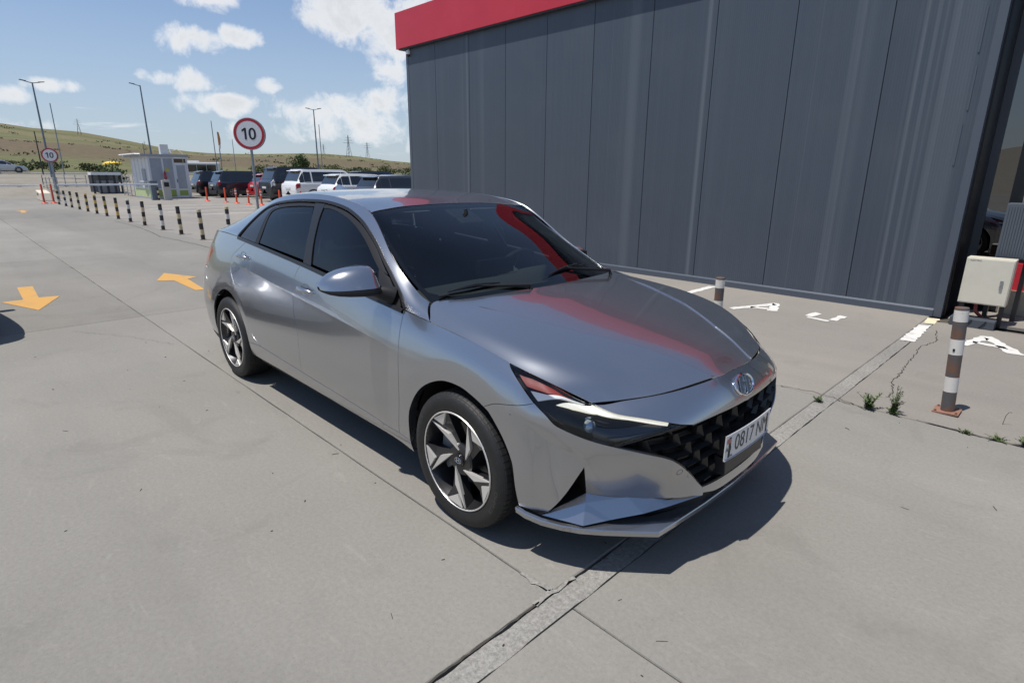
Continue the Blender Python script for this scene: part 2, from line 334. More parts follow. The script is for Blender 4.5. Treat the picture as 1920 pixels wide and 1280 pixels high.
crack([(.600,-2.2),(.601,-1.6),(.600,-1.0)],.012,10,jit=.003,step=.02)
# ------------------------------------------------------------------ painted markings
YEL=mat('yellow_paint',(.50,.27,.06),.7,noise=(3.5,(.30,.215,.12),.52,.74,9),bump=(120,.3,.002)); WPT=mat('white_paint',(.60,.59,.565),.7,noise=(9,(.42,.40,.36),.52,.7,8))
def marking(name,polys,m,label,cat,group=None,z=.004):
    mb=MB()
    for p in polys: mb.add([(x,y,z) for x,y in p],[tuple(range(len(p)))])
    o=obj(name,mb.v,mb.f,m); bm=bmesh.new(); bm.from_mesh(o.data); bm.normal_update()
    for f in bm.faces:
        if f.normal.z<0: f.normal_flip()
    bm.to_mesh(o.data); bm.free(); return tag(o,label,cat,group)
def worn(poly,seed,step=.05,jit=.012):
    r=random.Random(seed); Q=[]
    for a,b in zip(poly,poly[1:]+poly[:1]):
        L=math.hypot(b[0]-a[0],b[1]-a[1]); n=max(1,int(L/step))
        for i in range(n): f=i/n; Q.append((a[0]+(b[0]-a[0])*f+(r.uniform(-jit,jit) if i else 0),a[1]+(b[1]-a[1])*f+(r.uniform(-jit,jit) if i else 0)))
    return Q
marking('lane_arrow',[[(-7.76,-.25),(-8.46,.025),(-7.74,.29),(-7.64,.135),(-6.60,.055),(-6.62,-.055),(-7.63,-.05)]],YEL,'yellow lane arrow painted behind the sedan, pointing away from the viewer','road marking')
marking('lane_arrow',[[(-7.38,-2.00),(-7.39,-1.79),(-8.46,-1.765),(-8.43,-1.60),(-7.44,-1.635),(-7.39,-1.425),(-6.56,-1.725)]],YEL,'yellow lane arrow at the left edge pointing toward the viewer','road marking')
marking('lane_arrow',[[(-29.7,.08),(-28.95,-.20),(-28.92,-.02),(-27.8,-.10),(-27.75,.08),(-28.88,.10),(-28.84,.27)]],YEL,'small far yellow lane arrow on the grey driveway','road marking')
marking('bay_line',[worn([(.615,4.13),(.73,4.15),(.71,5.02),(.60,4.99)],1)],WPT,'white bay line end beside the rusty bollard base','road marking')
marking('bay_line',[worn([(-2.03,4.55),(-1.93,4.60),(-1.92,5.45),(-2.03,5.40)],2)],WPT,'white bay line half hidden behind the sedan hood','road marking')
marking('bay_dash',[worn([(.62,5.10),(.72,5.14),(.71,5.45),(.60,5.42)],3)],mat('cream_paint',(.72,.60,.38),.75,noise=(12,(.5,.45,.36),.45,.65)),'short cream dash at the foot of the dark wall','road marking')
marking('bay_letter',[worn([(-1.18,4.26),(-1.10,4.22),(-.84,4.84),(-.92,4.92)],4),worn([(-.92,4.93),(-.85,4.94),(-.70,4.50),(-.80,4.44)],5),worn([(-1.03,4.53),(-1.0,4.45),(-.82,4.52),(-.84,4.60)],6)],WPT,'worn white letter A painted on the bay behind the thin bollard','road marking')
marking('bay_letter',[worn([(-.40,4.52),(-.32,4.50),(-.29,4.74),(-.37,4.78)],7),worn([(-.35,4.42),(-.12,4.40),(-.12,4.47),(-.35,4.49)],8),worn([(-.14,4.50),(-.06,4.50),(-.04,4.80),(-.12,4.82)],9)],WPT,'broken white U-shaped letter painted between the two bollards','road marking')
marking('bay_letter',[worn([(1.04,4.40),(1.11,4.36),(1.22,4.82),(1.14,4.90)],10),worn([(1.14,4.91),(1.23,4.94),(1.54,4.36),(1.40,4.34)],11),worn([(1.12,4.61),(1.13,4.53),(1.40,4.49),(1.36,4.58)],12)],WPT,'white letter A painted right of the near rusty bollard','road marking')
for k,(x,y0,y1) in enumerate(((-22.6,4.6,9.2),(-25.1,4.3,9.0),(-27.6,4.2,9.0),(-30.2,4.1,8.8))):
    marking('bay_line',[[(x,y0),(x+.12,y0),(x+.12,y1),(x,y1)]],WPT,'faded white bay line in the far lot, %s from the near speed sign'%('first','second','third','fourth')[k],'road marking','far bay lines')

def debris():
    r=random.Random(77); mb=MB()
    for k in range(150):
        x=r.uniform(-4.5,2.6); y=r.uniform(-4.2,1.9); a=r.uniform(0,6.28); L=r.uniform(.004,.022); w=r.uniform(.001,.0022); c,s=math.cos(a),math.sin(a)
        if k%3==0: L=r.uniform(.003,.007); w=L*.5
        mb.add([(x-c*L-s*w,y-s*L+c*w,.001),(x+c*L-s*w,y+s*L+c*w,.001),(x+c*L+s*w,y+s*L-c*w,.001),(x-c*L+s*w,y-s*L-c*w,.001),(x-c*L*.7,y-s*L*.7,.001+w*1.6),(x+c*L*.7,y+s*L*.7,.001+w*1.6)],[(0,1,5,4),(2,3,4,5),(0,4,3),(1,2,5)])
    o=mb.build('twigs_and_grit',mat('debris',(.06,.05,.04),.9),GROUND); o['kind']='stuff'
debris()
# ================================================================== building
WY=5.56
def wall_material():
    m=mat('wall_panel',(.06,.075,.098),.36,spec=.35); nt=m.node_tree; b=nt.nodes['Principled BSDF']; N=nt.nodes.new; L=nt.links.new
    geo=N('ShaderNodeNewGeometry'); sep=N('ShaderNodeSeparateXYZ'); L(geo.outputs['Position'],sep.inputs[0])
    def noise(s,d,sc,off=(0,0,0)):
        mp=N('ShaderNodeMapping'); mp.inputs['Scale'].default_value=sc; mp.inputs['Location'].default_value=off; L(geo.outputs['Position'],mp.inputs[0])
        n=N('ShaderNodeTexNoise'); n.inputs['Scale'].default_value=s; n.inputs['Detail'].default_value=d; L(mp.outputs[0],n.inputs['Vector']); return n.outputs[0]
    def rng(x,a,b_,c=0.,d=1.):
        r=N('ShaderNodeMapRange'); r.inputs[1].default_value=a; r.inputs[2].default_value=b_; r.inputs[3].default_value=c; r.inputs[4].default_value=d; L(x,r.inputs[0]); return r.outputs[0]
    def mix(f,a,c):
        x=N('ShaderNodeMix'); x.data_type='RGBA'; L(f,x.inputs[0])
        for i,v in ((6,a),(7,c)):
            if isinstance(v,tuple): x.inputs[i].default_value=(*v,1)
            else: L(v,x.inputs[i])
        return x.outputs[2]
    oi=N('ShaderNodeObjectInfo')
    sheen_streak=rng(noise(1.,2,(2.3,1.,.02)),.57,.70); line=rng(noise(1.,2,(5.,1.,.008),(4,0,0)),.63,.70); fine=rng(noise(1.,3,(26.,1.,.05)),.35,.75); dust=rng(noise(1.4,6,(1,1,1)),.5,.75,0,.35)  # pale vertical streaks: sky reflection off the ribs painted into the colour
    col=mix(rng(fine,0,1,0,.5),(.058,.072,.094),(.073,.089,.113)); col=mix(rng(sheen_streak,0,1,0,.40),col,(.135,.157,.182)); col=mix(rng(line,0,1,0,.45),col,(.18,.205,.23)); col=mix(dust,col,(.088,.10,.118)); col=mix(rng(oi.outputs['Random'],0,1,0,.3),col,(.08,.097,.122))
    L(col,b.inputs['Base Color'])
    # rolled micro ribs
    w=N('ShaderNodeMath'); w.operation='MULTIPLY'; w.inputs[1].default_value=2*math.pi/.028; L(sep.outputs[0],w.inputs[0]); s=N('ShaderNodeMath'); s.operation='SINE'; L(w.outputs[0],s.inputs[0])
    add=N('ShaderNodeMath'); add.operation='ADD'; L(s.outputs[0],add.inputs[0]); L(rng(noise(1.,3,(1.6,1.,.5)),0,1,0,3.),add.inputs[1])
    bp=N('ShaderNodeBump'); bp.inputs['Strength'].default_value=.5; bp.inputs['Distance'].default_value=.0016; L(add.outputs[0],bp.inputs['Height']); L(bp.outputs[0],b.inputs['Normal'])
    L(rng(noise(2.,4,(2.,1.,.3)),.3,.7,.28,.42),b.inputs['Roughness'])
    return m
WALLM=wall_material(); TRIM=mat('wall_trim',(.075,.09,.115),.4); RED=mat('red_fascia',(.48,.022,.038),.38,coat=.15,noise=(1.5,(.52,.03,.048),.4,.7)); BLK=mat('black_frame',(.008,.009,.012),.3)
BLD=empty('building',(0,0,0)); tag(BLD,'dark grey metal-clad building with red fascia behind the sedan','building')
seams=[-9.50,-8.55,-7.47,-6.45,-5.43,-4.43,-3.36,-2.37,-1.33,-.29,.64]
for a,b in zip(seams[:-1],seams[1:]):
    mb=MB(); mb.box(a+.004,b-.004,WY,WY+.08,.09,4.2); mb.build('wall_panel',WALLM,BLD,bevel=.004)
mb=MB(); mb.box(-9.5,.64,WY+.012,WY+.2,.02,4.3); mb.build('wall_core',BLK,BLD)
mb=MB(); mb.box(-9.575,-9.49,WY-.006,WY+.3,.02,4.13); mb.build('corner_trim',TRIM,BLD,bevel=.004)
mb=MB(); mb.box(.62,.70,WY-.008,WY+.10,.0,4.13); mb.build('corner_trim',TRIM,BLD,bevel=.004)
mb=MB(); mb.prism([(WY-.016,.0),(WY-.016,.075),(WY-.004,.095),(WY+.02,.095),(WY+.02,0)],-9.5,.62,'x'); mb.build('base_flashing',TRIM,BLD)
mb=MB(); mb.box(-9.80,5.2,WY-.10,WY+.5,4.13,4.84); mb.build('fascia',RED,BLD,bevel=.006)
mb=MB(); mb.box(-9.72,5.2,WY-.085,WY+.4,4.105,4.128); mb.build('fascia_soffit',mat('soffit',(.03,.034,.042),.6),BLD)
mb=MB(); mb.box(-9.55,5.2,WY+.5,16,4.6,4.75); mb.build('roof_deck',BLK,BLD)
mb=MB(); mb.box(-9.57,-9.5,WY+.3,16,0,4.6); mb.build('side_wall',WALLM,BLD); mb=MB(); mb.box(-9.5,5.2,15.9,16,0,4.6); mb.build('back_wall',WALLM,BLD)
# screws and scuffs near the right edge
for k,(x,z) in enumerate(((.52,2.75),(.53,2.2),(.51,1.65))):
    mb=MB(); mb.box(x,x+.015,WY-.007,WY-.001,z,z+.42); mb.build('patch_strip',TRIM,BLD)
# return and shop front, set back
GLF=glass('shop_glass',(.03,.035,.04),.0,2.6)
mb=MB(); mb.box(.64,.72,WY+.10,6.35,0,4.13); mb.build('return_wall',BLK,BLD)
def front(x0,x1,m,nm,y=6.30,t=.04,z0=.0,z1=4.13): mb=MB(); mb.box(x0,x1,y,y+t,z0,z1); return mb.build(nm,m,BLD)
front(.72,.80,mat('slate_metal',(.06,.07,.085),.45),'front_jamb'); front(.80,.985,GLF,'shop_pane',6.32,.01,.55); front(.985,1.10,BLK,'mullion',6.26,.1)
front(1.10,1.115,mat('rail_metal',(.4,.4,.42),.25,.9),'edge_strip',6.24,.02); front(1.115,1.40,BLK,'door_leaf',6.30); front(1.40,2.6,GLF,'shop_pane',6.32,.01,.6); front(2.6,2.72,BLK,'mullion',6.26,.1); front(2.72,4.4,GLF,'shop_pane',6.32,.01,.6); front(4.4,5.2,TRIM,'front_jamb')
mb=MB(); mb.box(.72,5.2,6.9,7.0,0,4.13); mb.build('shop_backdrop',BLK,BLD)
mb=MB(); mb.box(1.16,5.2,6.22,6.34,.30,.60); mb.build('red_dado',RED,BLD)
mb=MB(); mb.box(1.12,5.2,6.18,6.36,.0,.30); mb.build('stone_plinth',mat('plinth_stone',(.42,.35,.26),.85,noise=(6,(.34,.29,.22),.4,.65)),BLD)
mb=MB(); mb.box(.78,5.2,5.45,6.18,.0,.03); mb.build('entrance_step',CONW,BLD)
# security camera under the fascia
E=empty('security_camera',(-9.46,WY-.02,4.03)); tag(E,'small white dome security camera under the red fascia corner','camera')
mb=MB(); mb.lathe([(0,.05),(.045,.045),(.05,.0),(.045,-.03)],16); mb.build('housing',mat('cam_white',(.7,.7,.7),.4),E,smooth=True)
mb=MB(); mb.lathe([(.04,-.028),(.034,-.055),(.015,-.07),(0,-.072)],16); mb.build('dome',BLKG if 'BLKG' in globals() else mat('dome_black',(.01,.01,.012),.1),E,smooth=True)
mb=MB(); mb.box(-.02,.02,0,.04,.03,.08); mb.build('bracket',mat('cam_white',(.7,.7,.7),.4),E)
# ------------------------------------------------------------------ electrical cabinet group by the shop front
CRM=mat('cream_enamel',(.60,.57,.47),.42,noise=(4,(.55,.52,.43),.45,.7)); GREYB=mat('grey_box',(.085,.10,.12),.45)
E=empty('electric_cabinet',(1.04,5.45,0)); tag(E,'cream metal electrical cabinet standing at the right wall corner','cabinet')
mb=MB(); mb.box(-.20,.20,-.10,.10,.24,.72); mb.build('case',CRM,E,bevel=.006); mb=MB(); mb.box(-.192,.192,-.108,-.1005,.25,.71); mb.build('door',CRM,E,bevel=.003)
mb=MB(); mb.box(.115,.14,-.122,-.1085,.42,.51); mb.build('latch',mat('latch_metal',(.45,.47,.5),.25,.9),E,bevel=.004)
tv,tf=text_mesh('ELECTRO',.022); mb=MB(); mb.add([(v[0]-.12,-.1088,v[1]+.693) for v in tv],tf); mb.build('maker_mark',BLK,E)
for x in (-.17,.17):
    mb=MB(); mb.box(x-.02,x+.02,-.02,.02,.0,.245); mb.build('stand_leg',BLK,E)
mb=MB(); mb.tube([(-.05,.0,.25),(-.04,-.02,.15),(.02,.03,.08),(.03,.05,.0)],.018,7); mb.build('conduit',mat('red_conduit',(.16,.02,.02),.5),E,smooth=True)
E=empty('vent_unit',(1.16,5.80,0)); tag(E,'dark grey ribbed metal unit standing behind the cream cabinet','cabinet')
mb=MB(); mb.box(-.13,.16,-.10,.12,.70,1.27); mb.build('case',GREYB,E,bevel=.006)
for k in range(12): mb=MB(); mb.box(-.12+.0225*k,-.108+.0225*k,-.108,-.0995,.72,1.24); mb.build('rib',GREYB,E)
mb=MB(); mb.box(.140,.150,-.112,-.1,.72,1.24); mb.build('edge_trim',mat('trim_light',(.5,.5,.46),.4),E)
for x in (-.11,.13): mb=MB(); mb.box(x-.02,x+.02,-.05,.05,.03,.70); mb.build('leg',BLK,E)
E=empty('metal_step',(.98,5.28,0)); tag(E,'low dark metal plinth frame under the cream cabinet','plinth')
mb=MB(); mb.prism([(-.16,0),(.22,0),(.22,.09),(-.16,.09)],-.03,.20,'y'); mb.build('tray',mat('slate_metal',(.06,.07,.085),.45),E,bevel=.006)
for x in (-.02,.10): mb=MB(); mb.tube([(x,-.035,.01),(x+.05,-.035,.085)],.005,5); mb.build('stay',BLK,E)
# ------------------------------------------------------------------ bollards
RUST=mat('rusty_steel',(.085,.083,.085),.55,noise=(11,(.17,.08,.042),.42,.62),bump=(60,.3,.002)); BWHT=mat('bollard_white',(.66,.63,.58),.55,noise=(18,(.42,.38,.33),.55,.78)); BBLK=mat('bollard_black',(.025,.024,.024),.5,noise=(14,(.07,.055,.045),.5,.75)); BYEL=mat('bollard_yellow',(.62,.38,.06),.5,noise=(16,(.55,.45,.28),.42,.7)); BTAN=mat('bollard_tan',(.62,.50,.30),.55,noise=(16,(.45,.38,.27),.45,.75))
def bollard(x,y,h,r,bands,label,group,lean=(0,0),plate=False,cat='bollard'):
    E=empty('bollard',(x,y,0)); tag(E,label,cat,group); E.rotation_euler=(lean[1],lean[0],0)
    z=0
    for k,(f,m) in enumerate(bands):
        z1=z+f*h; rr=r+(0.0008 if k%2 else 0); mb=MB(); mb.lathe([(rr,z),(rr,z1)],20); mb.build('band',m,E,smooth=True); z=z1
    mb=MB(); mb.lathe([(r,h),(r*.96,h+.006),(r*.3,h+.008),(0,h+.008)],20); mb.build('cap',bands[-1][1],E,smooth=True)
    if plate:
        mb=MB(); mb.box(-.075,.07,-.07,.075,.004,.014); mb.build('base_plate',mat('plate_rust',(.26,.13,.09),.75,noise=(20,(.2,.11,.08),.4,.7)),E)
        for a,b in ((-.058,-.055),(.055,-.055),(.055,.06),(-.058,.06)): mb=MB(); mb.lathe([(0,.024),(.007,.024),(.008,.014)],6,c=(a,b,0)); mb.build('bolt',RUST,E)
        mb=MB(); mb.box(-.012,.0,-r-.003,-r+.01,.43,.448); mb.build('hole',BLK,E)
    else:
        mb=MB(); mb.lathe([(r*1.7,.0),(r*1.7,.008),(r,.012)],14); mb.build('foot',RUST,E)
    return E
bollard(1.295,2.30,.712,.039,[(.21,RUST),(.145,BWHT),(.215,RUST),(.145,BWHT),(.165,RUST),(.105,BWHT),(.015,RUST)],'thick rusty bollard with white bands and a bolted base plate near the weeds','bollards by the wall',lean=(R_(-3.8),0),plate=True)
bollard(-.37,2.27,.70,.037,[(.21,RUST),(.145,BWHT),(.215,RUST),(.16,BWHT),(.155,RUST),(.10,BWHT),(.015,RUST)],'rusty white-banded bollard rising behind the sedan hood','bollards by the wall',lean=(R_(-1),0))
ords=['first','second','third','fourth','fifth','sixth','seventh','eighth','ninth','tenth','eleventh','twelfth','thirteenth']
bx=[-13.16,-14.84,-16.49,-18.43,-20.18,-21.87,-23.65,-25.41,-27.19,-29.01,-30.87,-32.46,-34.45]
rb=random.Random(8)
for k,x in enumerate(bx):
    lt=[BTAN,BTAN,BWHT,BTAN,BWHT,BYEL,BYEL,BYEL,BYEL,BTAN,BTAN,BWHT,BTAN][k]
    bands=[(.18,BBLK),(.2,lt),(.21,BBLK),(.19,lt),(.17,BBLK),(.05,lt)] if k in (4,) else [(.17,BBLK),(.2,lt),(.2,BBLK),(.2,lt),(.18,BBLK),(.05,BBLK)] if k in (2,3,6,10) else [(.17,BBLK),(.2,lt),(.2,BBLK),(.18,lt),(.25,BBLK)] if k in (1,5,9,11) else [(.17,BBLK),(.18,lt),(.2,BBLK),(.18,lt),(.19,BBLK),(.08,lt)]
    cn={BTAN:'tan',BWHT:'white',BYEL:'yellow'}[lt]
    bollard(x,2.03+.1*(x+13)/-21*-1,.70,.046,bands,'black and %s striped bollard, %s in the row counting from the sedan boot'%(cn,ords[k]),'striped bollards along the driveway',lean=(R_(rb.uniform(-1.2,1.2)),R_(rb.uniform(-1,1))))
bollard(-14.0,2.92,.70,.046,[(.17,BBLK),(.2,BWHT),(.2,BBLK),(.18,BWHT),(.17,BBLK),(.08,BTAN)],'lone striped bollard half hidden behind the sedan rear window','striped bollards along the driveway')
# ------------------------------------------------------------------ weeds
WEED=mat('weed_leaf',(.06,.105,.03),.7,noise=(25,(.10,.14,.045),.4,.65)); WSTEM=mat('weed_stem',(.10,.11,.05),.8)
def weed(x,y,h,spread,ns,seed,label,leafs=24,lsz=.016,up=.85):
    E=empty('weed',(x,y,0)); tag(E,label,'weed'); r=random.Random(seed); ms=MB(); ml=MB()
    for s in range(ns):
        a=r.uniform(0,6.283); t=r.uniform(.15,1.)*spread; hh=h*r.uniform(.45,1.); top=Vector((math.cos(a)*t,math.sin(a)*t,hh)); mid=Vector((math.cos(a)*t*.35,math.sin(a)*t*.35,hh*.55)); b=Vector((math.cos(a)*.012,math.sin(a)*.012,0.))
        ms.tube([b,mid,top],[.0022,.0018,.001],4)
        for k in range(leafs):
            f=r.uniform(.08,1.); q=b.lerp(mid,f*2) if f<.5 else mid.lerp(top,f*2-1); an=r.uniform(0,6.283); d=Vector((math.cos(an),math.sin(an),r.uniform(.1,1.1))).normalized(); L=lsz*r.uniform(.6,1.5)*(1.2-.5*f); side=d.cross(Vector((0,0,1))).normalized()*L*.2
            n=d.cross(side).normalized()*L*.12
            ml.add([q,q+d*L*.45+side+n*.3,q+d*L,q+d*L*.45-side+n*.3],[(0,1,2,3)])
    ms.build('stems',WSTEM,E); ml.build('leaves',WEED,E)
weed(.91,1.97,.125,.085,16,1,'low bushy green weed growing from the slab joint, left of the tall one',30,.022)
weed(1.045,2.01,.21,.06,9,2,'tall spindly green weed growing from the slab joint near the rusty bollard',34,.019)
weed(1.05,1.985,.04,.07,9,12,'flat rosette weed at the foot of the tall spindly weed',18,.022)
weed(.625,1.86,.04,.055,12,3,'small green tuft at the mortar joint beside the sedan nose',16,.018)
weed(1.44,1.965,.03,.04,8,4,'tiny weed in the cracked joint right of the rusty bollard',14,.016); weed(1.60,1.985,.028,.09,14,5,'sparse weeds along the cracked joint near the right edge',12,.015); weed(1.735,1.99,.065,.06,12,6,'green weed clump in the crack at the right picture edge',24,.02)
# bent wire left in the slab
mb=MB(); mb.tube([(1.585,2.315,0),(1.59,2.32,.06),(1.60,2.325,.085),(1.615,2.325,.088)],.002,5); o=mb.build('bent_wire',RUST); tag(o,'thin bent rusty wire sticking up right of the near bollard','wire')
# ================================================================== surfaces of the near sedan (x forward, w outward, z up; origin under the front axle)
def cr_w(f):
    return np.stack([-.5*f+f*f-.5*f**3,1-2.5*f*f+1.5*f**3,.5*f+2*f*f-1.5*f**3,-.5*f*f+.5*f**3],-1)
class Surf:
    """bicubic Catmull-Rom surface through a grid of points (x, w, z); w = distance from the centre plane"""
    def __init__(s,N,mir0=False,mir1=False,mirt0=False,deform=None,g0=None,offs=0.):
        N=np.asarray(N,float); s.ni,s.nj=N.shape[:2]; M=np.array([1,-1,1.])
        G=np.zeros((s.ni+2,s.nj+2,3)); G[1:-1,1:-1]=N
        G[0,1:-1]=N[1]*M if mir0 else 2*N[0]-N[1]
        G[-1,1:-1]=N[-2]*M if mir1 else 2*N[-1]-N[-2]
        G[:,0]=(G[:,2]*M if mirt0 else 2*G[:,1]-G[:,2]); G[:,-1]=2*G[:,-2]-G[:,-3]
        if g0 is not None: G[1:-1,0]=g0
        s.G=G; s.deform=deform
    def raw(s,u,v):
        u=np.clip(u,0,s.ni-1-1e-9); v=np.clip(v,0,s.nj-1-1e-9)
        i=u.astype(int); j=v.astype(int); a=cr_w(u-i); b=cr_w(v-j); P=0
        for k in range(4):
            for l in range(4): P=P+(a[...,k]*b[...,l])[...,None]*s.G[i+k,j+l]
        return P
    def ev(s,u,v):
        u=np.asarray(u,float); v=np.asarray(v,float)
        P=s.raw(u,v)
        if s.deform is not None: P=s.deform(P,u,v)
        return P
    def nrm(s,u,v,e=1e-3):
        u=np.clip(u,e,s.ni-1-e); v=np.clip(v,e,s.nj-1-e)
        a=s.ev(u+e,v)-s.ev(u-e,v); b=s.ev(u,v+e)-s.ev(u,v-e)
        n=np.cross(a,b); return n/np.maximum(np.linalg.norm(n,axis=-1,keepdims=True),1e-12)
# ---------------- body (lower shell), front centre -> tail centre
BR=[(.875,0),(.866,.22),(.835,.42),(.775,.57),(.69,.69),(.585,.785),(.465,.85),(.33,.893),(0,.908),(-.48,.902),(-1.1,.902),(-1.8,.905),(-2.3,.91),(-2.72,.912),(-3.15,.90),(-3.42,.855),(-3.62,.74),(-3.74,.46),(-3.79,0)]
BT=[(.80,0,.73),(.787,.21,.727),(.735,.41,.716),(.645,.58,.703),(.565,.69,.695),(.435,.775,.76),(.34,.81,.79),(.25,.827,.817),(0,.828,.857),(-.48,.812,.897),(-1.1,.815,.957),(-1.8,.81,1.02),(-2.3,.80,1.055),(-2.72,.775,1.075),(-3.15,.735,1.075),(-3.4,.69,1.06),(-3.58,.60,1.05),(-3.68,.40,1.06),(-3.72,0,1.065)]
PLOW=[.06,.035,.014,.004,0]   # inward offsets at z .18 .24 .33 .45 .56
FLOW=[.03,.008,.012,.004,.002]
ZL=[.18,.24,.33,.45,.56]
def body_nodes():
    R=np.array(BR); T=np.array(BT); n=len(R)
    tg=np.zeros((n,2)); tg[1:-1]=R[2:]-R[:-2]; tg[0]=(0,1); tg[-1]=(0,-1)
    tg/=np.linalg.norm(tg,axis=1)[:,None]; nr=np.stack([tg[:,1],-tg[:,0]],1)  # outward
    rows=[]
    for c in range(n):
        k=np.clip((c-3)/4.,0,1); low=[(1-k)*a+k*b for a,b in zip(FLOW,PLOW)]
        col=[]
        for z,o in zip(ZL,low): q=R[c]-nr[c]*o; col.append((q[0],q[1],z))
        for f in (.38,.72,1.):
            h=f**(1.9 if c<5 else 2.5 if c<9 else 2.0 if c==9 else 1.7); q=R[c]+(T[c][:2]-R[c])*h; col.append((q[0],q[1],.56+(T[c][2]-.56)*f))
        rows.append(col)
    return np.array(rows)
def sst(x,a,b):
    t=np.clip((x-a)/(b-a),0,1); return t*t*(3-2*t)
def body_def(P,u,v):
    x,w,z=P[...,0],P[...,1],P[...,2]
    # flank crease falling forward
    zc=.70+(-x-.3)*.088
    d=z-zc; D=.0068*sst(-x,.1,.7)*(1-sst(-x,2.3,2.7)); s=np.maximum(-d,0)/.125
    dw=-D*s*np.exp(1-s)
    # wheel arch flares
    for cx,R,k in ((0.,.445,.10),(-2.72,.43,.07)):
        r=np.hypot(x-cx,z-.322); q=R-np.maximum(r,.34); dw=dw-k*.5*(q+np.sqrt(q*q+.008**2))*sst(z,.36,.55)*(r<.6)
    # bumper corner: receding face under the lamp, blade ahead of the wheel
    zl=np.interp(u,[0,2.3,3.1,4.5,5.5,6.3,7],[.45,.45,.50,.54,.57,.62,.64])
    zln=np.where(u>4.845,np.interp(4.59+(u-6.69)*.6865,[3,4,5],[.45,.56,.66]),0.)
    zz=.5*(z+zln)+.5*np.sqrt((z-zln)**2+.006**2); q=zl-zz
    rec=.33*(.5*q+.5*np.sqrt(q*q+.012**2))*(u<7)*sst(u,1.3,2.6)
    nx=np.interp(u,[0,2,3,4,5,6,7],[1,.97,.85,.72,.55,.4,.2]); ny=np.sqrt(1-nx*nx)
    P=P.copy(); P[...,1]=w+dw*np.clip(w/.7,0,1)-rec*ny; P[...,0]=x-rec*nx
    return P
BODY=Surf(body_nodes(),mir0=True,mir1=True,deform=body_def)
# ---------------- greenhouse side: belt -> roof rail
GB=[(-.265,.822,.882),(-.43,.814,.895),(-.75,.813,.922),(-1.15,.815,.962),(-1.5,.812,.995),(-1.9,.808,1.027),(-2.3,.80,1.055),(-2.72,.775,1.075),(-3.1,.74,1.077),(-3.4,.69,1.06),(-3.58,.60,1.05)]
GR=[(-.41,.712,.931),(-.515,.712,.975),(-.75,.684,1.105),(-1.07,.612,1.318),(-1.42,.585,1.380),(-1.9,.572,1.396),(-2.35,.565,1.36),(-2.75,.567,1.268),(-3.08,.582,1.165),(-3.38,.592,1.085),(-3.55,.55,1.062)]
def green_nodes():
    B=np.array(GB); Q=np.array(GR); N=[]
    for b,r,k in zip(B,Q,range(len(B))):
        bul=.022*min(1,np.linalg.norm(r-b)/.35)
        col=[]
        for f in (0,.33,.66,1):
            q=b+(r-b)*f; q=q+np.array([0,.8,.6])*bul*4*f*(1-f); col.append(q)
        N.append(col)
    return np.array(N)
def green_ghost():
    N=green_nodes(); g=[]
    for k in range(len(N)):
        x=N[k,0,0]; u=float(np.interp(-x,[-q[0] for q in BT[8:]],range(8,len(BT))))
        t=BODY.raw(np.array(u),np.array(7.-1e-6))-BODY.raw(np.array(u),np.array(6.8)); t=t/np.linalg.norm(t)*np.linalg.norm(N[k,1]-N[k,0])
        b=min(max((k-5.5)/1.5,0),1); lin=2*N[k,0]-N[k,1]; g.append(lin*(1-b)+(N[k,1]-2*t)*b)
    return np.array(g)
GREEN=Surf(green_nodes(),g0=green_ghost())
# ---------------- hood: rows front -> rear, columns centre -> edge
HN=[[(.80,0,.73),(.795,.17,.729),(.72,.44,.714),(.645,.58,.703),(.565,.69,.695)],
    [(.615,0,.797),(.58,.27,.801),(.535,.49,.793),(.50,.65,.782),(.435,.775,.76)],
    [(.40,0,.850),(.37,.37,.851),(.34,.57,.846),(.31,.72,.838),(.25,.827,.813)],
    [(.13,0,.899),(.10,.42,.898),(.07,.61,.891),(.04,.74,.883),(0,.828,.855)],
    [(-.238,0,.956),(-.27,.40,.951),(-.325,.59,.943),(-.398,.703,.932),(-.268,.822,.884)]]
HC_X=[-.25,.02,.30,.56,.80]; HC_W=[.60,.53,.43,.28,.17]
def hood_def(P,u,v):
    P=P.copy(); x,w=P[...,0],P[...,1]
    wc=np.interp(x,HC_X,HC_W); d=np.abs(w)-wc
    P[...,2]+= .011*np.clip(1-(w/.5)**2,0,1)*sst(u,0.,.7)*(1-sst(u,3.4,4.)*.6)
    k=sst(x,-.22,.0)
    P[...,2]+= .0052*k*sst(d,-.005,.005)+.0015*k*np.exp(-np.maximum(d,0)/.06)*(d>0)-.0052*k*sst(d,.02,.22)
    return P
HOOD=Surf(HN,mirt0=True,deform=hood_def)

# ---------------- windscreen (rows base -> top), roof, rear window, boot lid: columns centre -> edge
WS=Surf([[(-.205,0,.952),(-.25,.38,.947),(-.33,.58,.938),(-.405,.70,.925)],
         [(-.44,0,1.068),(-.47,.36,1.06),(-.53,.565,1.03),(-.60,.692,1.02)],
         [(-.74,0,1.205),(-.75,.34,1.196),(-.775,.535,1.172),(-.83,.660,1.152)],
         [(-1.13,0,1.345),(-1.12,.32,1.338),(-1.10,.50,1.324),(-1.065,.603,1.316)]],mirt0=True)
ROOF=Surf([[(-1.14,0,1.349),(-1.13,.32,1.343),(-1.105,.50,1.33),(-1.075,.600,1.32)],
           [(-1.47,0,1.394),(-1.46,.32,1.390),(-1.44,.49,1.384),(-1.42,.575,1.379)],
           [(-1.92,0,1.42),(-1.92,.32,1.415),(-1.91,.48,1.407),(-1.90,.562,1.396)],
           [(-2.32,0,1.402),(-2.33,.32,1.395),(-2.34,.48,1.38),(-2.35,.555,1.36)],
           [(-2.60,0,1.365),(-2.60,.32,1.355),(-2.60,.47,1.335),(-2.60,.553,1.308)]],mirt0=True)
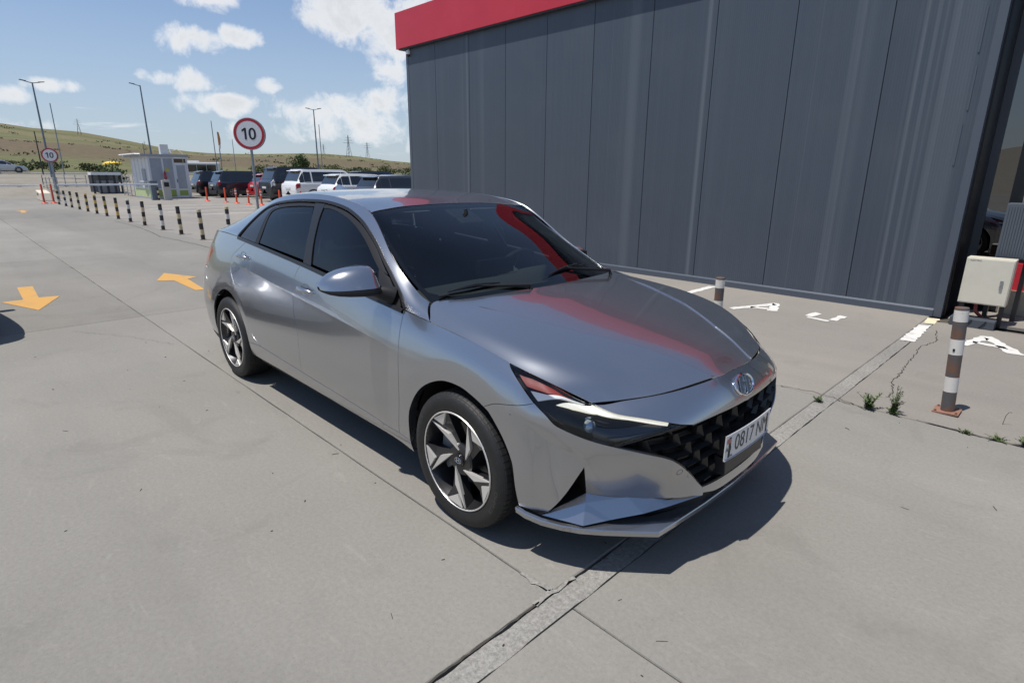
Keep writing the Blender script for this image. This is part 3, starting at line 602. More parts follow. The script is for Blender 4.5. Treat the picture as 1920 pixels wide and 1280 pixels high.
RW=Surf([[(-2.62,0,1.352),(-2.62,.32,1.343),(-2.62,.47,1.323),(-2.62,.55,1.298)],
         [(-2.86,0,1.268),(-2.87,.33,1.26),(-2.87,.48,1.243),(-2.86,.56,1.226)],
         [(-3.10,0,1.172),(-3.09,.34,1.167),(-3.08,.50,1.157),(-3.06,.575,1.156)],
         [(-3.27,0,1.10),(-3.26,.35,1.097),(-3.24,.51,1.09),(-3.22,.58,1.088)]],mirt0=True)
BOOT=Surf([[(-3.25,0,1.105),(-3.24,.35,1.10),(-3.23,.50,1.092),(-3.20,.60,1.085)],
           [(-3.45,0,1.085),(-3.44,.35,1.08),(-3.42,.50,1.072),(-3.38,.60,1.07)],
           [(-3.62,0,1.072),(-3.61,.34,1.068),(-3.58,.48,1.062),(-3.55,.56,1.055)],
           [(-3.735,0,1.085),(-3.70,.36,1.078),(-3.66,.50,1.066),(-3.60,.58,1.053)]],mirt0=True)
for _s,_o in ((BODY,1),(GREEN,1),(HOOD,-1),(WS,-1),(ROOF,-1),(RW,-1),(BOOT,-1)): _s.orient=_o
# ================================================================== near sedan
def paint_material(name,base,flake=.35,rough=.235):
    m=mat(name,base,rough=rough,metal=.92,coat=1.,coat_r=.015); nt=m.node_tree; b=nt.nodes['Principled BSDF']; b.inputs['Coat IOR'].default_value=1.6
    tc=nt.nodes.new('ShaderNodeTexCoord'); vo=nt.nodes.new('ShaderNodeTexVoronoi'); vo.inputs['Scale'].default_value=2600; nt.links.new(tc.outputs['Object'],vo.inputs['Vector'])
    mx=nt.nodes.new('ShaderNodeMix'); mx.data_type='RGBA'; mx.blend_type='MULTIPLY'; mx.inputs[0].default_value=flake
    mr=nt.nodes.new('ShaderNodeMapRange'); mr.inputs[3].default_value=.78; mr.inputs[4].default_value=1.15; nt.links.new(vo.outputs['Color'],mr.inputs[0])
    mx.inputs[6].default_value=(*base,1); nt.links.new(mr.outputs[0],mx.inputs[7])
    # faint road dust low on the body
    n=nt.nodes.new('ShaderNodeTexNoise'); n.inputs['Scale'].default_value=9; n.inputs['Detail'].default_value=8; nt.links.new(tc.outputs['Object'],n.inputs['Vector'])
    mr2=nt.nodes.new('ShaderNodeMapRange'); mr2.inputs[1].default_value=.45; mr2.inputs[2].default_value=.8; mr2.inputs[3].default_value=.0; mr2.inputs[4].default_value=.035; nt.links.new(n.outputs[0],mr2.inputs[0])
    ad=nt.nodes.new('ShaderNodeMath'); ad.operation='ADD'; ad.inputs[1].default_value=.028; nt.links.new(mr2.outputs[0],ad.inputs[0]); nt.links.new(ad.outputs[0],b.inputs['Coat Roughness'])
    nt.links.new(mx.outputs[2],b.inputs['Base Color']); return m
PAINT=paint_material('silver_paint',(.385,.398,.424))
BLKG=mat('black_gloss',(.010,.010,.012),.14,spec=.4); BLKM=mat('black_plastic',(.014,.014,.015),.5,spec=.3); BLKT=mat('trim_black',(.016,.016,.018),.35,spec=.35)
DARK=mat('inner_black',(.008,.008,.008),.8); RUB=mat('rubber',(.010,.010,.010),.6,noise=(30,(.019,.018,.017),.45,.8),bump=(300,.2,.002))
CHROME=mat('chrome',(.75,.76,.78),.06,1.); ALU=mat('machined_alloy',(.70,.675,.64),.4,.6); GUN=mat('gunmetal',(.03,.03,.033),.35,.5,coat=.3)
GL_WS=glass('windscreen_glass',(.58,.66,.65),0.,1.6); GL_SIDE=glass('side_glass',(.07,.085,.09),0.,1.6); GL_HL=glass('lamp_glass',(.90,.93,.95))
def catm(pts,n_per=.02,S=None):
    """points through a uv polyline, smoothed, spaced about n_per metres"""
    pts=np.asarray(pts,float)
    if len(pts)==2: q=pts; 
    else:
        g=np.vstack([2*pts[0]-pts[1],pts,2*pts[-1]-pts[-2]]); q=[]
        for i in range(len(pts)-1):
            for f in np.linspace(0,1,9)[:-1]: q.append(cr_w(np.array(f))@g[i:i+4])
        q.append(pts[-1]); q=np.array(q)
    P=S.ev(q[:,0],q[:,1]); 
    if len(q)==2:
        t=np.linspace(0,1,30)[:,None]; q=q[0]*(1-t)+q[1]*t; P=S.ev(q[:,0],q[:,1])
    d=np.r_[0,np.cumsum(np.linalg.norm(np.diff(P,axis=0),axis=1))]; n=max(2,int(round(d[-1]/n_per))+1)
    s=np.linspace(0,d[-1],n); return np.stack([np.interp(s,d,q[:,0]),np.interp(s,d,q[:,1])],1)
def panel_geo(S,segs,res=.022,inset=.002,flange=.013,offs=0.,sym=False,bev=.0012,extra=None):
    """trimmed piece of surface S inside the outline; returns verts(x,w,z), faces, normals (w outward)"""
    L=[catm(s,res,S) for s in segs]; poly=np.vstack([l[:-1] if np.allclose(l[-1],L[(i+1)%len(L)][0],atol=1e-4) else l for i,l in enumerate(L)])
    keep=[0]
    for i in range(1,len(poly)):
        if np.linalg.norm(S.ev(*poly[i])-S.ev(*poly[keep[-1]]))>res*.12: keep.append(i)
    poly=poly[keep]
    a=poly; area=.5*np.sum(a[:,0]*np.roll(a[:,1],-1)-np.roll(a[:,0],-1)*a[:,1])
    if area<0: poly=poly[::-1]
    o=S.orient
    def PN(q):
        P=S.ev(q[:,0],q[:,1]); n=S.nrm(q[:,0],q[:,1])*o; return P+n*offs,n
    P,n=PN(poly); onc=np.abs(P[:,1])<2e-3 if sym else np.zeros(len(P),bool)
    def inward(q,P,n):
        t=np.roll(P,-1,0)-np.roll(P,1,0); t/=np.maximum(np.linalg.norm(t,axis=1),1e-9)[:,None]; return np.cross(n,t)*o
    d=inward(poly,P,n)
    if inset>0:
        e=1e-3; q2=poly.copy()
        for i in range(len(poly)):
            if onc[i]: 
                continue
            u,v=poly[i]; uc=min(max(u,e),S.ni-1-e); vc=min(max(v,e),S.nj-1-e)
            J=np.stack([(S.ev(uc+e,vc)-S.ev(uc-e,vc))/(2*e),(S.ev(uc,vc+e)-S.ev(uc,vc-e))/(2*e)],1)
            q2[i]+=np.clip(np.linalg.lstsq(J,d[i]*inset,rcond=1e-3)[0],-.08,.08)
        poly=q2; P,n=PN(poly); d=inward(poly,P,n)
    lo=poly.min(0); hi=poly.max(0); mid=(lo+hi)/2
    gu,gv=np.meshgrid(np.linspace(lo[0],hi[0],9),np.linspace(lo[1],hi[1],9),indexing='ij'); G=S.ev(gu,gv)
    Lu=np.median(np.linalg.norm(np.diff(G,axis=0),axis=-1).sum(0)); Lv=np.median(np.linalg.norm(np.diff(G,axis=1),axis=-1).sum(1))
    su=Lu/max(hi[0]-lo[0],1e-6); sv=Lv/max(hi[1]-lo[1],1e-6)
    nu=max(2,int(Lu/res)); nv=max(2,int(Lv/res))
    gu,gv=np.meshgrid(np.linspace(lo[0],hi[0],nu+1),np.linspace(lo[1],hi[1],nv+1),indexing='ij'); pts=np.stack([gu.ravel(),gv.ravel()],1)
    sc=np.array([su,sv]); B=poly*sc; X=pts*sc
    # inside test and clearance from the outline
    x,y=X[:,0],X[:,1]; ins=np.zeros(len(X),bool); A=B; C=np.roll(B,-1,0); md=np.full(len(X),1e9)
    for k in range(len(A)):
        (x0,y0),(x1,y1)=A[k],C[k]
        if y0!=y1: ins^=((y0>y)!=(y1>y))&(x<(x1-x0)*(y-y0)/(y1-y0)+x0)
        ab=C[k]-A[k]; t=np.clip(((X-A[k])@ab)/max(ab@ab,1e-12),0,1); md=np.minimum(md,np.linalg.norm(X-A[k]-t[:,None]*ab,axis=1))
    X=X[ins&(md>res*.45)]
    if extra is not None and len(extra):
        Xe=np.asarray(extra,float)*sc; x,y=Xe[:,0],Xe[:,1]; ins=np.zeros(len(Xe),bool); md=np.full(len(Xe),1e9)
        for k in range(len(A)):
            (x0,y0),(x1,y1)=A[k],C[k]
            if y0!=y1: ins^=((y0>y)!=(y1>y))&(x<(x1-x0)*(y-y0)/(y1-y0)+x0)
            ab=C[k]-A[k]; t=np.clip(((Xe-A[k])@ab)/max(ab@ab,1e-12),0,1); md=np.minimum(md,np.linalg.norm(Xe-A[k]-t[:,None]*ab,axis=1))
        Xe=Xe[ins&(md>.0015)]
        if len(Xe):
            far=np.array([np.min(np.sum((Xe-q)**2,axis=1))>(res*.5)**2 for q in X]) if len(X) else []
            X=np.vstack([X[far],Xe]) if len(X) else Xe
    nb=len(B); allp=[Vector(q) for q in np.vstack([B,X])] if len(X) else [Vector(q) for q in B]
    V2,E2,F2,ov,oe,of=delaunay_2d_cdt(allp,[(i,(i+1)%nb) for i in range(nb)],[],1,1e-6,True)
    VV=np.array([tuple(v) for v in V2]); F2=[f for f in F2 if len(f)==3]; cen=np.array([VV[list(f)].mean(0) for f in F2]); x,y=cen[:,0],cen[:,1]; ok=np.zeros(len(cen),bool)
    for k in range(len(A)):
        (x0,y0),(x1,y1)=A[k],C[k]
        if y0!=y1: ok^=((y0>y)!=(y1>y))&(x<(x1-x0)*(y-y0)/(y1-y0)+x0)
    q=VV/np.array([su,sv]); P2,n2=PN(q); faces=[tuple(f) for f,k in zip(F2,ok) if k]
    if o<0: pass
    V=list(P2); NN=list(n2)
    if flange>0:
        # map outline to verts
        m={}
        for i,l in enumerate(ov):
            for k in l:
                if k<nb: m[k]=i
        base=len(V); idx=[]
        for k in range(nb):
            V.append(P[k]-n[k]*0.0-d[k]*0); NN.append((n[k]-d[k])/1.4142); V.append(P[k]-d[k]*bev-n[k]*bev*1.2); NN.append(-d[k]); V.append(P[k]-d[k]*bev-n[k]*flange); NN.append(-d[k])
        for k in range(nb):
            k2=(k+1)%nb
            if sym and onc[k] and onc[k2]: continue
            for r in (0,1):
                a_,b_,c_,d_=base+3*k+r,base+3*k2+r,base+3*k2+r+1,base+3*k+r+1
                faces.append((b_,a_,d_,c_))
    if o<0:
        faces=[f[::-1] for f in faces]
        if flange>0: pass
    return np.array(V),faces,np.array(NN)
def place(geo,side):
    """side -1: right hand of the car (y=-w), +1: left"""
    V,F,N=geo; k=np.array([1,side,1.]); F2=[f[::-1] for f in F] if side<0 else list(F)
    return V*k,F2,N*k
def merge(gs):
    V=[];F=[];N=[];n=0
    for v,f,nn in gs:
        V.append(v); N.append(nn); F+=[tuple(i+n for i in q) for q in f]; n+=len(v)
    return np.vstack(V),F,np.vstack(N)
def part(name,geos,m,parent): V,F,N=merge(geos); return obj(name,V,F,m,parent,normals=N)
def both(geo): return [place(geo,-1),place(geo,1)]
def uv_of(S,x,z,u0,v0):
    u,v=u0,v0
    for _ in range(14):
        P=S.ev(u,v); e=1e-3; J=np.array([[(S.ev(u+e,v)-P)[0],(S.ev(u,v+e)-P)[0]],[(S.ev(u+e,v)-P)[2],(S.ev(u,v+e)-P)[2]]])/e
        st=np.clip(np.linalg.solve(J,[x-P[0],z-P[2]]),-.5,.5); u+=st[0]; v+=st[1]
        if abs(st[0])+abs(st[1])<1e-4: break
        u=min(max(u,.01),S.ni-1.01); v=min(max(v,.01),S.nj-1.01)
    return (u,v)
def arc_uv(cx,cz,R,a0,a1,n,u0,v0):
    q=[]; g=(u0,v0)
    for a in np.radians(np.linspace(a0,a1,n)): g=uv_of(BODY,cx+R*math.cos(a),cz+R*math.sin(a),*g); q.append(g)
    return q
def flank_crease():
    q=[]
    for d in (.010,.004,.0005,-.004,-.012,-.03):
        g=(8.6,5.2)
        for x in np.arange(-.30,-2.72,-.02): g=uv_of(BODY,x,.70+(-x-.3)*.088+d,*g); q.append(g)
    return q
def bumper_crease():
    q=[]
    for u in np.arange(1.6,6.68,.11):
        zl=float(np.interp(u,[0,2.3,3.1,4.5,5.5,6.3,7],[.45,.45,.50,.54,.57,.62,.64])); zs=[zl]
        if u>4.86: zs.append(float(np.interp(4.59+(u-6.69)*.6865,[3,4,5],[.45,.56,.66])))
        for z in zs:
            for d in (.008,0.,-.008):
                v=float(np.interp(z+d,[.33,.45,.56,.62],[2,3,4,4.6])); q.append((u,v))
    return q
def arch_crease():
    q=[]
    for R in (.452,.445,.438):
        q+=arc_uv(0,.322,R,35,165,60,7.6,4.8)
    return q
def hood_crease():
    q=[]
    for off in (-.012,-.0055,-.003,0.,.003,.0055,.012):
        u=np.linspace(.02,3.98,120); a=np.zeros(120); b=np.full(120,3.4)
        for _ in range(26):
            m=(a+b)/2; P=HOOD.raw(u,m); f=P[:,1]-np.interp(P[:,0],HC_X,HC_W)-off; b=np.where(f>0,m,b); a=np.where(f>0,a,m)
        q+=list(zip(u,(a+b)/2))
    return q
CAR=empty('sedan'); tag(CAR,'silver-grey four-door sedan with black geometric grille, parked in the foreground','car')
S2=[(9.002,7.0),(8.967,5.978),(8.927,5.088),(8.911,3.462),(8.999,1.458)]
SILL=[(9.0,1.45),(9.211,1.47),(9.41,1.61),(9.927,1.805),(10.38,1.949),(10.608,2.037),(10.888,2.124),(11.29,2.233),(11.625,2.31)]
S4=[(12.34,7.),(12.688,6.409),(12.848,6.146),(12.926,5.833),(12.813,5.424),(12.592,4.946),(12.37,4.426),(12.145,3.752),(11.969,2.905),(11.779,2.474),(11.625,2.31)]
S3=[(10.642,7.0),(10.703,6.473),(10.718,5.919),(10.7,5.604),(10.678,4.971),(10.623,4.447),(10.584,3.958),(10.6,2.8),(10.608,2.037)]
ARF=[(8.837,.289),(8.803,1.927),(8.756,3.029),(8.576,4.148),(8.264,4.817),(7.957,4.95),(7.717,4.795),(7.413,4.395),(7.16,3.564),(6.974,2.732),(6.93,1.7),(6.919,.778)]
HLB=[(4.045,3.958),(4.528,4.18),(4.945,4.389),(5.371,4.625),(5.658,4.812),(5.865,5.162),(6.177,5.56),(6.619,6.23),(6.9,6.75),(6.945,7.)]
HLT=[(4.0,7.),(3.557,6.199),(2.9,5.577),(2.207,4.912)]
HLI=[(2.207,4.912),(3.122,4.507),(4.045,3.958)]
NB=[(0,4.68),(.396,4.684),(1.225,4.71),(1.859,4.641)]
GRB=[(4.045,3.958),(3.256,3.624),(2.563,3.303),(2.173,2.963),(1.712,2.373),(1.344,1.673)]
LEDGE=[(4.746,1.822),(3.386,1.645),(2.588,1.476),(1.294,1.385)]
GO_B=[(1.344,1.673),(.836,1.62),(0,1.6)]
ARR=arc_uv(-2.72,.33,.355,-12,192,27,12.2,1.2)           # front foot of the rear arch -> top -> rear foot
SEAM=[(6.177,5.56),(7.179,5.03),(7.5,4.64)]
ix=5                                                        # where the seam meets the arch (near ARF[7])
SIDES={}
FC=flank_crease(); BC=bumper_crease(); AC=arch_crease()
for sd,word in ((-1,'right'),(1,'left')):
    D={}
    # fender
    g=panel_geo(BODY,[[(6.945,7.),(7.5,7.),(8.,7.),(8.5,7.),(9.002,7.)],S2,[(8.999,1.458),(8.83,1.31)],ARF[1:7]+[(7.5,4.55)],[(7.5,4.64),(7.179,5.03),(6.177,5.56)],[(6.177,5.56),(6.619,6.23),(6.9,6.75),(6.945,7.)]],res=.013,flange=.045,extra=FC+AC)
    D['fender']=part('front_fender',[place(g,sd)],PAINT,CAR)
    g=panel_geo(BODY,[[(9.002,7.),(9.5,7.),(10.,7.),(10.642,7.)],S3,SILL[:6][::-1],S2[::-1]],extra=FC); D['fdoor']=part('front_door',[place(g,sd)],PAINT,CAR)
    g=panel_geo(BODY,[[(10.642,7.),(11.,7.),(11.7,7.),(12.34,7.)],S4,SILL[5:][::-1],S3[::-1]],extra=FC); D['rdoor']=part('rear_door',[place(g,sd)],PAINT,CAR)
    # sill between the wheel arches
    g=panel_geo(BODY,[[(8.83,1.31),(8.999,1.458)],SILL+[],[(11.625,2.31),(11.8,2.3),ARR[2]],ARR[0:3][::-1],[ARR[0],(11.4,1.15),(10.987,1.1),(9.767,.85),(9.128,.7),(8.85,.2)],[(8.85,.2),(8.83,1.31)]],flange=.03); part('side_sill',[place(g,sd)],PAINT,CAR)
    # rear quarter
    g=panel_geo(BODY,[S4[::-1],[(12.34,7.),(13.,7.),(14.,7.),(15.05,7.)],[(15.05,7.),(14.75,6.3),(14.1,5.95)],[(14.1,5.95),(14.4,5.25)],[(14.4,5.25),(14.2,4.75),ARR[18]],ARR[2:19][::-1],[ARR[2],(11.8,2.3),(11.625,2.31)]],extra=FC,flange=.04); part('quarter_panel',[place(g,sd)],PAINT,CAR)
    SIDES[sd]=D
    # roof side, pillars
    g=panel_geo(GREEN,[[(0,0),(.6,0),(1.2,0.)],[(1.2,0.),(1.39,1.056),(1.813,1.951),(2.338,2.347),(2.798,2.415),(3.276,2.498),(3.77,2.616),(4.329,2.653),(4.812,2.601),(5.585,2.519),(6.03,2.455),(6.327,2.196),(6.606,1.222),(6.86,.0)],[(6.86,0),(7.5,0),(8.5,0),(10,0)],[(10,0),(10,3)],[(10,3),(8,3),(6,3),(5,3),(4,3),(3,3),(2,3),(1,3),(0,3)],[(0,3),(0,0)]],flange=.01)
    part('side_frame',[place(g,sd)],PAINT,CAR)
    # black frame, panes
    dlo=[[(1.2,0.),(1.39,1.056),(1.813,1.951),(2.338,2.347),(2.798,2.415),(3.276,2.498),(3.77,2.616),(4.329,2.653),(4.812,2.601),(5.585,2.519),(6.03,2.455),(6.327,2.196),(6.606,1.222),(6.86,.0)]]
    def ring(lo,pos):
        gg=panel_geo(GREEN,lo,offs=pos,inset=.001,flange=.006); return place(gg,sd)
    # outer trim strip: follows the opening, 22 mm wide
    def strip(pts,wid,pos,name,parent,m,h=.004,S=GREEN,flip=1):
        q=catm(pts,.02,S); P=S.ev(q[:,0],q[:,1]); n=S.nrm(q[:,0],q[:,1])*S.orient; t=np.gradient(P,axis=0); t/=np.linalg.norm(t,axis=1)[:,None]; c=np.cross(n,t)*flip
        V=[];F=[];N=[];k=len(q)
        for a,b,nn in ((0,pos-.01,-c),(0,pos+h*.6,n-c),(.15,pos+h,n),(.85,pos+h,n),(1.,pos+h*.6,n+c),(1.,pos-.01,c)):
            V.append(P+c*wid*a+n*b); N.append(nn/np.linalg.norm(nn,axis=1)[:,None])
        for r in range(5):
            for i in range(k-1): F.append((r*k+i,r*k+i+1,(r+1)*k+i+1,(r+1)*k+i))
        if flip<0: F=[f[::-1] for f in F]
        return part(name,[place((np.vstack(V),F,np.vstack(N)),sd)],m,parent)
    strip(dlo[0],.018,.0,'window_trim',CAR,BLKT,flip=1)
    strip([(1.2,.04),(2,.04),(3,.04),(4.25,.04)],.022,.001,'belt_molding',D['fdoor'],BLKT,h=.006,flip=-1)
    strip([(4.25,.04),(5.,.04),(6.,.04),(6.84,.04)],.022,.001,'belt_molding',D['rdoor'],BLKT,h=.006,flip=-1)
    # dark backing frame of the whole opening, then panes set into it
    fr=[[(1.25,.02),(1.42,1.0),(1.83,1.9),(2.35,2.29),(2.8,2.36),(3.28,2.44),(3.77,2.56),(4.329,2.60),(4.812,2.55),(5.585,2.46),(6.0,2.4),(6.29,2.15),(6.57,1.2),(6.8,.02)],[(6.8,.02),(5,.02),(3,.02),(1.25,.02)]]
    pane_f=[[(4.361,2.43),(4.071,2.47),(3.622,2.37),(3.09,2.2),(2.608,2.03),(2.16,1.72)],[(2.16,1.72),(1.84,.2)],[(1.84,.2),(2.8,.16),(3.856,.14)],[(3.856,.14),(4.1,1.2),(4.361,2.43)]]
    pane_r=[[(5.882,.13),(5.88,.772),(5.93,1.75),(5.86,2.05),(5.606,2.2),(5.1,2.3),(4.615,2.39)],[(4.615,2.39),(4.368,1.416),(4.153,.16)],[(4.153,.16),(5.0,.14),(5.882,.13)]]
    part('side_window',[place(panel_geo(GREEN,pane_f,offs=-.009,inset=0,flange=.004),sd)],GL_SIDE,D['fdoor'])
    part('side_window',[place(panel_geo(GREEN,pane_r,offs=-.009,inset=0,flange=.004),sd)],GL_SIDE,D['rdoor'])
    quarter=[[(6.02,.06),(6.0,.8),(6.02,1.75),(5.98,2.15),(5.7,2.33)],[(5.7,2.33),(5.85,2.4),(6.0,2.36),(6.27,2.1),(6.54,1.2),(6.76,.06)],[(6.76,.06),(6.02,.06)]]
    part('quarter_trim',[place(panel_geo(GREEN,quarter,offs=-.004,inset=.001,flange=.01),sd)],BLKG,D['rdoor'])
    part('window_seal',[place(panel_geo(GREEN,[[(5.89,.06),(5.88,.8),(5.94,1.75),(5.88,2.08),(5.606,2.24),(5.1,2.35),(4.6,2.42)],[(4.6,2.42),(4.6,2.55),(5.585,2.46),(5.8,2.44)],[(5.8,2.44),(5.99,2.15),(6.02,1.75),(6.0,.8),(6.02,.06)],[(6.02,.06),(5.89,.06)]],offs=-.005,inset=0,flange=.01),sd)],BLKM,D['rdoor'])
    part('pillar_cover',[place(panel_geo(GREEN,[[(4.145,.05),(4.36,1.416),(4.62,2.6)],[(4.62,2.6),(4.36,2.62)],[(4.36,2.62),(4.25,1.9),(4.0,.6),(3.87,.05)],[(3.87,.05),(4.145,.05)]],offs=-.003,inset=.001,flange=.012),sd)],BLKT,D['fdoor'])
    part('window_seal',[place(panel_geo(GREEN,[[(4.361,2.43),(4.071,2.47),(3.622,2.37),(3.09,2.2),(2.608,2.03),(2.16,1.72)],[(2.16,1.72),(1.9,1.9)],[(1.9,1.9),(2.35,2.3),(2.8,2.37),(3.28,2.44),(3.77,2.56),(4.36,2.61)],[(4.36,2.61),(4.361,2.43)]],offs=-.005,inset=0,flange=.01),sd)],BLKM,D['fdoor'])
    part('mirror_sail',[place(panel_geo(GREEN,[[(2.16,1.78),(1.83,.05)],[(1.83,.05),(1.3,.05)],[(1.3,.05),(1.42,.95),(1.82,1.85)],[(1.82,1.85),(2.16,1.78)]],offs=-.002,inset=.001,flange=.012),sd)],BLKM,D['fdoor'])
    strip([(4,7.),(4.4,7.),(5,7.),(6,7.),(6.945,7.)],.006,-.012,'lamp_gasket',CAR,BLKM,S=BODY,flip=-1)
    # roof ditch moulding
    strip([(3.05,2.99),(4,2.99),(5,2.99),(6,2.99),(7.4,2.99)],.012,-.004,'roof_molding',CAR,BLKT,flip=-1)
# ---- front bumper (nose, corners, centre strip), hood, roof
nose=panel_geo(BODY,[[(0,7.),(1,7.),(2,7.),(3,7.),(4.0,7.)],HLT,[(2.207,4.912),(1.859,4.641)],NB[::-1],[(0,4.68),(0,7.)]],sym=True,inset=.003)
main=panel_geo(BODY,[HLB[:7],[(6.177,5.56),(7.179,5.03),(7.5,4.64)],[(7.5,4.55),(7.413,4.395),(7.16,3.564),(6.974,2.732),(6.93,1.7),(6.919,.778)],[(6.919,.778),(6.124,.448)],[(6.124,.448),(4.838,3.053)],[(4.838,3.053),(4.746,1.822)],LEDGE,[(1.294,1.385),(1.344,1.673)],GRB[::-1]],res=.012,inset=.001,flange=.03,extra=BC+AC)
low=panel_geo(BODY,[GO_B,[(0,1.6),(0,1.12)],[(0,1.12),(.8,1.13),(1.294,1.385)],[(1.294,1.385),(1.344,1.673)]],sym=True,inset=.0,flange=.02)
BUMP=part('front_bumper',both(nose)+both(main)+both(low),PAINT,CAR)
hood=panel_geo(HOOD,[[(0,0),(0,1),(0,2),(0,3),(0,4)],[(0,4),(1,4),(2,4),(3,4),(4,4)],[(4,4),(4,3.55),(4,3)],[(4,3),(4,2),(4,1),(4,0)],[(4,0),(0,0)]],res=.018,inset=.0032,sym=True,extra=hood_crease())
part('hood',both(hood),PAINT,CAR)
def full(S,v1=None): 
    a,b=S.ni-1,S.nj-1; return [[(0,0)]+[(0,k) for k in range(1,b+1)],[(0,b)]+[(k,b) for k in range(1,a+1)],[(a,b)]+[(a,k) for k in range(b-1,-1,-1)],[(a,0),(0,0)]]
part('roof',both(panel_geo(ROOF,full(ROOF),inset=.002,sym=True)),PAINT,CAR)
part('windscreen',both(panel_geo(WS,full(WS),inset=.001,flange=.003,sym=True,res=.03)),GL_WS,CAR)
part('rear_window',both(panel_geo(RW,full(RW),inset=.002,flange=.003,sym=True,res=.03)),GL_SIDE,CAR)
part('boot_lid',both(panel_geo(BOOT,full(BOOT),inset=.003,sym=True)),PAINT,CAR)
# windscreen: black printed border and gasket, just under the outer face
def border(S,u0,u1,v1,um,name,offs=-.004):
    b=S.nj-1; a=S.ni-1
    segs=[[(0,0),(0,1),(0,2),(0,b)],[(0,b),(1,b),(2,b),(a,b)],[(a,b),(a,2),(a,1),(a,0)],[(a,0),(a-um,0)],[(a-um,0),(a-um,1),(a-um-.02,2),(a-um-.12,v1)],[(a-um-.12,v1),(2,v1+.02),(1,v1+.03),(u0+.25,v1-.02)],[(u0+.25,v1-.02),(u0,2.2),(u0,1),(u0,0)],[(u0,0),(0,0)]]
    return part(name,both(panel_geo(S,segs,inset=.0,flange=0,sym=True,offs=offs,res=.03)),BLKG,CAR)
border(WS,.20,0,2.8,.09,'windscreen_border'); border(RW,.12,0,2.75,.2,'rear_window_border')
# rear: tail lamp band, boot face, rear bumper
TL=mat('tail_red',(.28,.01,.012),.1,coat=1.)
part('tail_lamp',both(panel_geo(BODY,[[(14.1,5.95),(14.75,6.3),(15.3,6.25),(16.2,6.1),(18,6.05)],[(18,6.05),(18,5.6)],[(18,5.6),(16.3,5.6),(15.2,5.25),(14.4,5.25)],[(14.4,5.25),(14.1,5.95)]],sym=True)),TL,CAR)
part('boot_face',both(panel_geo(BODY,[[(15.05,7.),(16,7),(17,7),(18,7.)],[(18,7),(18,6.05)],[(18,6.05),(16.2,6.1),(15.3,6.25),(14.75,6.3)],[(14.75,6.3),(15.05,7.)]],sym=True)),PAINT,CAR)
part('rear_bumper',both(panel_geo(BODY,[[ARR[18],(14.2,4.75),(14.4,5.25)],[(14.4,5.25),(15.2,5.25),(16.3,5.6),(18,5.6)],[(18,5.6),(18,1.6)],[(18,1.6),(16,1.5),(14.6,1.3),ARR[-1]],ARR[18:][::-1]],sym=True)),PAINT,CAR)
part('rear_valance',both(panel_geo(BODY,[[(18,1.6),(16,1.5),(14.6,1.3),ARR[-1]],[ARR[-1],(14.2,.3),(16,.2),(18,.2)],[(18,.2),(18,1.6)]],sym=True)),BLKM,CAR)
# ---- dark inner shell behind every gap, wheel housings, floor
def shell():
    V=[];F=[]; nu,nv=180,36; us=np.linspace(0,18,nu+1); vs=np.linspace(.05,7,nv+1); U,Vv=np.meshgrid(us,vs,indexing='ij'); P=BODY.ev(U,Vv)-BODY.nrm(U,Vv)*.028
    gr=(U<4.6)&(Vv<5.4); P[gr]-=BODY.nrm(U,Vv)[gr]*.05; gr2=(U<6.9)&(Vv<3.4); P[gr2]-=BODY.nrm(U,Vv)[gr2]*.06; P[...,1]=np.maximum(P[...,1],0)
    for sd in (-1,1):
        b=len(V); V+= [tuple(q) for q in (P*[1,sd,1]).reshape(-1,3)]
        for i in range(nu):
            for j in range(nv):
                c=P[i:i+2,j:j+2].reshape(-1,3); 
                if U[i,j]<6.95 and c[:,2].min()<.46: continue
                if min(np.hypot(c[:,0],c[:,2]-.325).min(),np.hypot(c[:,0]+2.72,c[:,2]-.33).min())<.372: continue
                F.append((b+i*(nv+1)+j,b+(i+1)*(nv+1)+j,b+(i+1)*(nv+1)+j+1,b+i*(nv+1)+j+1))
    obj('inner_shell',V,F,DARK,CAR)
    mb=MB(); mb.box(-3.6,.50,-.70,.70,.19,.22); mb.build('underfloor',DARK,CAR)
    mb=MB(); mb.box(-.25,.5,-.6,.6,.22,.62); mb.build('engine_block',DARK,CAR)
    for x in (0,-2.72):
        for sd in (-1,1):
            V=[];F=[]; n=24; ws=(.835,.55)
            for k in range(n+1):
                a=R_(-25+230*k/n); 
                for w in ws: V.append((x+.376*math.cos(a),sd*w,.325+.376*math.sin(a)))
            for k in range(n): F.append((2*k,2*k+1,2*k+3,2*k+2))
            c=len(V); V.append((x,sd*.55,.325)); F+=[(c,2*k+1,2*k+3) for k in range(n)]
            obj('wheel_housing',V,F,DARK,CAR)
shell()
